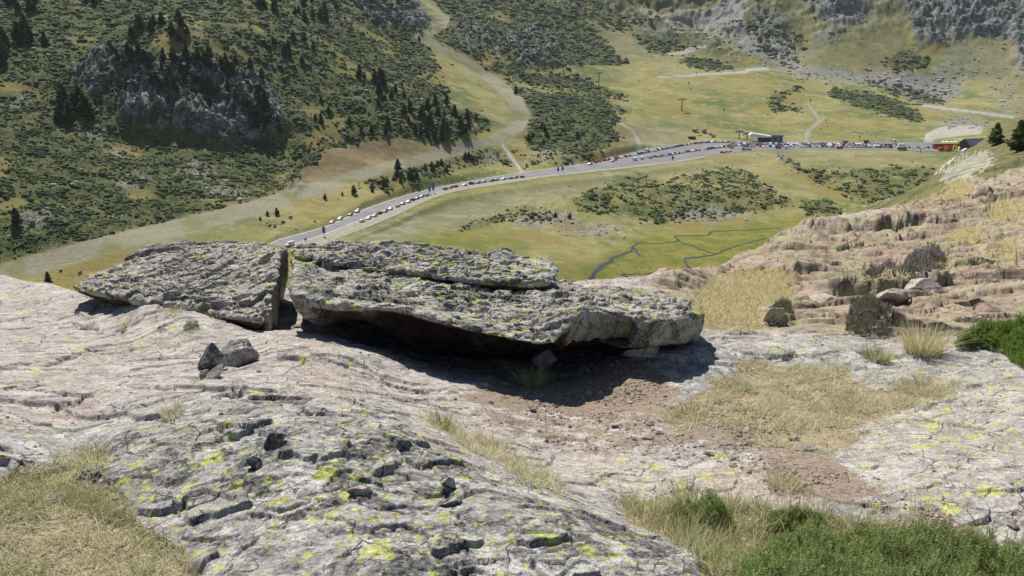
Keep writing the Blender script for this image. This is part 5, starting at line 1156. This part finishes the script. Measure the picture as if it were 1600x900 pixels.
for a, b, c, k, lb in ((1129,239.2,'black','hatchback','black car alone on the verge below the car park'),(1135.5,238,'silver','hatchback','silver car in the middle of three on the verge'),(1141,237.2,'white','hatchback','white car at the right of three on the verge'),(1163,234.8,'black','offroader','black car of the pair on the lower verge'),(1171,234.5,'grey','hatchback','grey car of the pair on the lower verge'),
        (1143,231.7,'red','sedan','red car leading the front edge of the crowd'),(1216,232.2,'dark blue','van','dark van at the front edge of the crowd'),(1312,232.4,'black','van','black van standing out before the front row')):
    car(Pz(a, b, Z0), 0.05, k, c, lb, None, full=False)
def simple_thing(name, label, cat, p, rz, parts, group=None):
    root = bpy.data.objects.new(name, None); COL.objects.link(root); root.location = [float(v) for v in p]; root.rotation_euler = (0, 0, rz); tag(root, label, cat, group)
    for pn, geo, mat in parts: link(pn, mesh_py(pn, geo[0], geo[1], mat), root)
    return root
M_wall_w = plain('white_panel', (.78, .78, .76), .4); M_blackp = plain('dark_panel', (.05, .055, .06), .5)
def caravan(px, py, label, motor):
    h = heading_at(px, py, up_line); L = 6.6; body = prof_mesh([(-3.3,.5),(-3.3,2.3),(-3.0,2.8),(2.2,2.8),(2.6,2.2),(3.1,1.4),(3.3,.5)] if motor else [(-3.0,.6),(-3.1,2.0),(-2.7,2.6),(2.7,2.6),(3.1,2.0),(3.0,.6)], 1.15, 0, 9)
    parts = [('body', body, M_wall_w), ('window', box(-1.6, .6, -1.165, -1.10, 1.5, 2.1), M_glass), ('wheel', cyl(-1.9 if motor else 0, -1.0, .35, .35, .25), M_tyre)]
    if motor: parts += [('wheel', cyl(2.0, -1.0, .35, .35, .25), M_tyre), ('windscreen', ([(2.33,-1.0,2.6),(2.33,1.0,2.6),(2.95,1.0,1.65),(2.95,-1.0,1.65),(2.3,-1.0,2.5),(2.3,1.0,2.5),(2.9,1.0,1.6),(2.9,-1.0,1.6)], [(0,1,2,3),(4,5,6,7),(0,1,5,4),(2,3,7,6),(1,2,6,5),(0,3,7,4)]), M_glass)]
    simple_thing('motorhome' if motor else 'caravan', label, 'motorhome' if motor else 'caravan', Pz(px, py, Z0), h+math.pi, parts)
caravan(992, 250.3, 'long white motorhome at the head of the middle row', True); caravan(1003, 248.6, 'white caravan parked right behind the motorhome', False)
caravan(1228, 231.6, 'low white motorhome lying along the front edge', True); caravan(1010, 236.4, 'white motorhome standing in the upper row', True); caravan(1104, 222.9, 'tall white motorhome at the top bend', True)
simple_thing('box_truck', 'tall white box truck near the bouncy castles', 'truck', Pz(1408, 234.3, Z0), .1, [('cargo_box', box(-4.2, 3.2, -1.3, 1.3, 2.6, 6.4), M_wall_w), ('chassis', box(-4.0, 3.4, -1.1, 1.1, .5, 2.6), M_blackp), ('cab', prof_mesh([(3.3,.6),(3.3,3.4),(4.6,3.4),(5.3,2.0),(5.4,.6)], 1.2, 0, 9), M_glass),
    ('wheel', cyl(-2.6, -1.15, .5, .5, .35), M_tyre), ('wheel', cyl(4.2, -1.15, .5, .5, .35), M_tyre)])

# ================================================================== BUILDINGS AND LIFTS
M_roofw = plain('white_membrane', (.85, .86, .86), .35); M_metal = plain('galvanised_steel', (.13, .135, .15), .5, .4); M_dkroof = plain('blue_grey_slate', (.075, .095, .15), .6); M_wood_d = plain('dark_timber', (.075, .05, .04), .8)
M_redw = plain('red_brown_timber', (.22, .06, .045), .7); M_stone_w = plain('stone_wall', (.28, .26, .24), .9, sc=1.2); M_orange = plain('orange_vinyl', (.85, .22, .03), .4); M_yel = plain('yellow_vinyl', (.85, .55, .05), .4); M_red = plain('red_vinyl', (.6, .05, .03), .4); M_blue = plain('blue_banner_cloth', (.035, .17, .38), .7)
M_dgreen = plain('dark_green_vinyl', (.03, .09, .07), .5)
sx = lambda px: px   # px helper kept for reading
p = Pz(1198, 222, Z0)
k_ = p[1]/F
simple_thing('lift_station', 'chairlift station with long white canopy above the car park', 'lift station', p+np.array([0, 6, 0]), R(-8), [
    ('canopy', prof_mesh([(-25*k_,7.3*k_*1.0),(-25.5*k_,10*k_),(-22*k_,13.0*k_),(2*k_,9.6*k_),(8*k_,8.6*k_),(4*k_,6.6*k_)], 5.0, 0, 99), M_roofw),
    ('machine_housing', prof_mesh([(-11*k_,0),(-11*k_,6.2*k_),(8*k_,7.5*k_),(8*k_,0)], 3.6, 0, 99), M_blackp),
    ('cabin', box(8*k_, 19*k_, -4, 4, 0, 9*k_), M_stone_w), ('roof', box(8.2*k_, 26*k_, -4.6, 4.6, 9*k_, 10*k_), M_blackp), ('end_wall', box(19*k_, 25*k_, -4.2, 4.2, 0, 9*k_), M_metal),
    ('window', box(-6*k_, -2*k_, -3.68, -3.55, 1.5*k_, 4*k_), M_glass), ('window', box(11*k_, 16*k_, -4.08, -3.95, 3*k_, 6.5*k_), M_glass)])
def pylon(px, pb, pt, label, arm=2.6, wz=None):
    w = f_hit(px, pb) if wz is None else Pz(px, pb, wz); h = (pb-pt)*w[1]/F; r0 = .65
    simple_thing('lift_pylon', label, 'lift pylon', w, R(20), [('mast', cyl(0, 0, h/2, r0, h, 'z'), M_metal), ('footing', cyl(0, 0, .2, 1.1, .9, 'z'), M_stone_w),
        ('crossarm', box(-arm*1.6, arm*1.6, -.5, .5, h-.5, h+.5), M_metal), ('sheave_assembly', box(-arm*1.7, -arm*1.25, -2.2, 2.2, h-1.2, h-.55), M_metal), ('sheave_assembly', box(arm*1.25, arm*1.7, -2.2, 2.2, h-1.2, h-.55), M_metal), ('work_platform', box(-arm*1.2, arm*1.2, -.9, .9, h+.9, h+1.1), M_metal), ('platform_post', box(-.15, .15, -.15, .15, h, h+.95), M_metal)], 'pylons of the chairlift line')
pylon(840.6, 111.5, 95, 'chairlift pylon farthest left below the rocky hill'); pylon(880, 114.5, 101.5, 'chairlift pylon second from the left below the rocky hill'); pylon(935.5, 135.5, 115.5, 'chairlift pylon rising behind the scrub band')
pylon(1065, 172.5, 156.5, 'chairlift pylon alone in the middle of the meadow', 3.0); pylon(1154.5, 217, 206, 'left pylon of the pair beside the lift station', 3.0); pylon(1167, 218.5, 209, 'right pylon of the pair touching the lift station', 3.0)
p = Pz(1530, 236.5, Z0); k_ = p[1]/F
simple_thing('mountain_restaurant', 'dark timber restaurant with blue-grey slate roof below the pines', 'restaurant', p+np.array([-1, 8, 0]), R(12), [
    ('wall', box(-12, 12, -7, 7, 0, 7.2), M_wood_d), ('gable', ([(-12,-7,7.2),(-12,7,7.2),(-12,0,11.6),(12,-7,7.2),(12,7,7.2),(12,0,11.6)], [(0,1,2),(3,5,4),(0,3,4,1),(1,4,5,2),(0,2,5,3)]), M_wood_d),
    ('roof', ([(-13.5,-8.6,6.6),(13.5,-8.6,6.6),(13.5,0,12.4),(-13.5,0,12.4),(-13.5,8.6,6.6),(13.5,8.6,6.6),(-13.5,-8.6,6.2),(13.5,-8.6,6.2),(13.5,0,12.0),(-13.5,0,12.0),(-13.5,8.6,6.2),(13.5,8.6,6.2)], [(0,1,2,3),(3,2,5,4),(6,7,8,9),(9,8,11,10),(0,1,7,6),(4,5,11,10),(0,3,9,6),(3,4,10,9),(1,2,8,7),(2,5,11,8)]), M_dkroof),
    ('porch_roof', ([(-2,-14,3.6),(10,-14,3.6),(10,-8,6.3),(-2,-8,6.3),(-2,-14,3.3),(10,-14,3.3),(10,-8,6.0),(-2,-8,6.0)], [(0,1,2,3),(4,5,6,7),(0,1,5,4),(2,3,7,6),(1,2,6,5),(0,3,7,4)]), M_dkroof),
    ('window', box(-10, -6, -7.06, -6.9, 3.2, 5.6), M_glass), ('window', box(-4, 0, -7.06, -6.9, 3.2, 5.6), M_glass), ('window', box(2, 6, -7.06, -6.9, 3.2, 5.6), M_glass), ('porch_post', box(-1.8, -1.4, -13.6, -13.2, 0, 3.4), M_wall_w), ('porch_post', box(9.2, 9.6, -13.6, -13.2, 0, 3.4), M_wall_w)])
p = Pz(1488, 233.5, Z0)
simple_thing('terrace_building', 'long red-brown terrace building left of the restaurant', 'building', p+np.array([0, 5, 0]), R(-3), [('wall', box(-17, 15, -3, 3, 0, 4.2), M_redw), ('deck', box(-17.6, 15.6, -3.6, 3.6, 4.2, 4.6), M_wood_d), ('railing', box(-17.5, 15.5, -3.55, -3.4, 4.6, 5.6), M_redw), ('window', box(-12, -4, -3.06, -2.95, 1.2, 3.2), M_glass), ('window', box(2, 10, -3.06, -2.95, 1.2, 3.2), M_glass)])
for i, (a, lb) in enumerate(((1476, 'white parasol at the left of the terrace'), (1483, 'white parasol in the middle of the terrace'), (1489.5, 'white parasol third along the terrace'), (1495, 'white parasol at the right of the terrace'))):
    w = Pz(a, 233.5, Z0)+np.array([0, 5, 4.6])
    cone = [(math.cos(k*.785)*2.4, math.sin(k*.785)*2.4, 2.6) for k in range(8)]+[(0, 0, 3.6)]+[(math.cos(k*.785)*2.4, math.sin(k*.785)*2.4, 2.35) for k in range(8)]
    simple_thing('parasol', lb, 'parasol', w, i, [('canopy', (cone, [(k, (k+1) % 8, 8) for k in range(8)]+[(k, (k+1) % 8, 9+(k+1) % 8, 9+k) for k in range(8)]), M_roofw), ('pole', cyl(0, 0, 1.4, .07, 2.8, 'z', 6), M_metal)], 'parasols on the terrace')
def arch(x0, x1, y0, y1, h, w):
    return join(box(x0, x0+w, y0, y1, 0, h), box(x1-w, x1, y0, y1, 0, h), box(x0, x1, y0, y1, h, h+w))
p = Pz(1472.5, 236.4, Z0)
simple_thing('bouncy_castle', 'orange bouncy castle with dark green front at the left', 'bouncy castle', p+np.array([0, 3, 0]), 0, [('base', box(-3.4, 3.4, -2.5, 2.5, 0, .8), M_orange), ('tower', cyl(-3.1, -2.2, 1.9, .55, 3.8, 'z'), M_orange), ('tower', cyl(3.1, -2.2, 1.9, .55, 3.8, 'z'), M_orange), ('back_wall', box(-3.2, 3.2, 1.9, 2.5, .8, 3.8), M_orange), ('front_panel', box(-2.3, 2.3, -2.2, -1.8, .8, 3.0), M_dgreen)])
p = Pz(1485, 236.6, Z0)
simple_thing('bouncy_castle', 'larger red and orange bouncy castle with tall side arches', 'bouncy castle', p+np.array([0, 3, 0]), 0, [('base', box(-3.6, 3.2, -2.5, 2.5, 0, .9), M_dgreen), ('back_wall', box(-3.0, 2.6, 1.8, 2.5, .9, 5.0), M_red), ('arch', arch(-5.8, -2.8, -2.2, -1.2, 4.8, .9), M_orange), ('arch', arch(2.9, 6.6, -2.2, -1.0, 5.0, 1.1), M_yel)])
p = Pz(1512, 236.4, Z0)
simple_thing('inflatable_slide', 'pale inflatable slide with turquoise foot before the restaurant', 'slide', p+np.array([0, 2, 0]), 0, [('chute', ([(-5,-1.5,.4),(-5,1.5,.4),(1.5,1.5,4.6),(1.5,-1.5,4.6),(-5,-1.5,0),(-5,1.5,0),(1.5,1.5,0),(1.5,-1.5,0)], [(0,1,2,3),(4,5,6,7),(0,3,7,4),(1,2,6,5),(2,3,7,6),(0,1,5,4)]), plain('pale_vinyl', (.6, .65, .75), .4)), ('tower', box(1.5, 3.6, -1.5, 1.5, 0, 5.4), M_yel), ('landing', box(-3.2, 3.6, -2.8, -1.52, 0, 1.0), plain('turquoise_vinyl', (.1, .45, .5), .4))])
for a, lb in ((1499.5, 'left small tent with yellow peak beside the slide'), (1505.5, 'right small tent with yellow peak beside the slide')):
    p = Pz(a, 234.2, Z0); simple_thing('tent', lb, 'tent', p, 0, [('wall', box(-1.7, 1.7, -1.5, 1.5, 0, 2.2), M_roofw), ('peak', ([(-1.8,-1.6,2.2),(1.8,-1.6,2.2),(1.8,1.6,2.2),(-1.8,1.6,2.2),(0,0,4.2)], [(0,1,4),(1,2,4),(2,3,4),(3,0,4),(0,3,2,1)]), M_yel)])
w = f_hit(1081, 217.5); simple_thing('container', 'dark shipping container with red end above the upper row', 'container', w, R(-4), [('body', box(-4.2, 4.2, -1.3, 1.3, 0, 3.0), M_blackp), ('door', box(-4.35, -4.2, -1.25, 1.25, .1, 2.9), M_red)])
w = f_hit(1320.5, 224); simple_thing('kiosk', 'small blue-grey kiosk behind the crowded car park', 'kiosk', w, 0, [('wall', box(-2.4, 2.4, -1.5, 1.5, 0, 2.3), plain('kiosk_wall', (.2, .22, .3), .6)), ('roof', box(-2.9, 2.9, -2, 2, 2.3, 2.9), M_dkroof), ('window', box(-1.2, 1.2, -1.56, -1.45, .9, 1.9), M_glass)])
w = f_hit(1353, 224.5); simple_thing('hut', 'dark square hut with lean-to behind the crowded car park', 'hut', w, 0, [('wall', box(-2.2, 2.2, -1.6, 1.6, 0, 3.2), M_wood_d), ('roof', box(-2.5, 2.5, -1.9, 1.9, 3.2, 3.6), M_blackp), ('lean_to', ([(2.2,-1.5,2.2),(2.2,1.5,2.2),(6,1.5,.5),(6,-1.5,.5),(2.2,-1.5,0),(2.2,1.5,0),(6,1.5,0),(6,-1.5,0)], [(0,1,2,3),(4,5,6,7),(0,3,7,4),(1,2,6,5),(2,3,7,6),(0,1,5,4)]), M_redw)])
p = Pz(1386, 230, Z0); simple_thing('first_aid_stand', 'red and white booth with blue roof in the car park', 'booth', p, 0, [('wall', box(-2.5, 2.5, -1.5, 1.5, 0, 3.2), M_red), ('sign_panel', box(-1, 1.4, -1.58, -1.5, .9, 2.5), M_roofw), ('roof', box(-4.5, 2.8, -1.9, 1.9, 3.2, 3.7), M_dkroof)])
w = f_hit(1397, 221.5); simple_thing('radome', 'small white dome behind the box truck', 'dome', w, 0, [('dome', (ico(2)[0]*1.7+[0, 0, 1.4], ico(2)[1]), M_roofw), ('base', cyl(0, 0, .1, 1.2, .6, 'z'), M_metal)])
# banners on poles beside the road
def banner(px, pb, pt, wpx, label, group=None):
    w = Pz(px, pb, Z0); h = (pb-pt)*w[1]/F; bw = wpx*w[1]/F
    simple_thing('banner_pole', label, 'banner', w, R(-5), [('pole', cyl(0, 0, h/2, .09, h, 'z', 8), M_metal), ('banner', prof_mesh([(-bw/2, h*.28), (-bw/2, h*.72), (-bw*.25, h*.80), (bw*.25, h*.80), (bw*.5, h*.62), (bw*.5, h*.28)], .10, 0, 99), M_blue), ('base_plate', cyl(0, 0, .06, .4, .14, 'z', 10), M_metal), ('finial', cyl(0, 0, h*.95, .22, h*.07, 'z', 8), M_metal)], group)
banner(506.5, 369.5, 349.5, 5.0, 'blue banner on a pole nearest the viewer'); banner(671.4, 303.3, 288.3, 3.4, 'left blue banner of the twin poles between the car lines'); banner(677.3, 301.5, 285, 3.8, 'right blue banner of the twin poles between the car lines')
banner(872, 271, 258.8, 3.4, 'left blue banner of the twin poles on the bare verge'); banner(879, 270, 257, 3.4, 'right blue banner of the twin poles on the bare verge'); banner(1051, 252.3, 241.5, 3.4, 'single blue banner below the middle row')
w = Pz(478, 381.5, Z0); simple_thing('road_sign', 'dark road sign seen from behind at the verge', 'road sign', w, 0, [('post', cyl(0, 0, 1.5, .06, 3, 'z', 8), M_metal), ('sign_plate', box(-.55, .55, -.1, -.06, 2.0, 3.4), M_blackp)])
w = Pz(1438, 239, Z0-.2); simple_thing('info_board', 'dark square post at the verge before the playground', 'post', w, 0, [('post', box(-.25, .25, -.2, .2, 0, 3.8), M_blackp), ('cap', box(-.6, .6, -.3, .3, 3.8, 4.6), M_metal)])
# snow lances
for i, (a, b, t_, lb) in enumerate(((1076,137,129,'snow lance standing above the meadow pylon'),(1088,118,113.5,'snow lance beside the white path'),(1131,179.5,170.5,'snow lance on the lower meadow'),(1290,192,187,'snow lance right of the gravel path'),(1266,163,156,'snow lance at the top of the gravel path'),(1256,131,126.5,'snow lance above the scrubby hook'),(1372,159,154.5,'snow lance near the right scrub slope'),(1343,217,212.5,'snow lance behind the hut'))):
    w = f_hit(a, b); h = (b-t_)*w[1]/F
    simple_thing('snow_lance', lb, 'snow lance', w, 0, [('pole', cyl(0, 0, h/2, .16, h, 'z', 6), M_metal), ('head', box(-.8, .8, -.4, .4, h*.6, h*1.0), M_dgreen)])
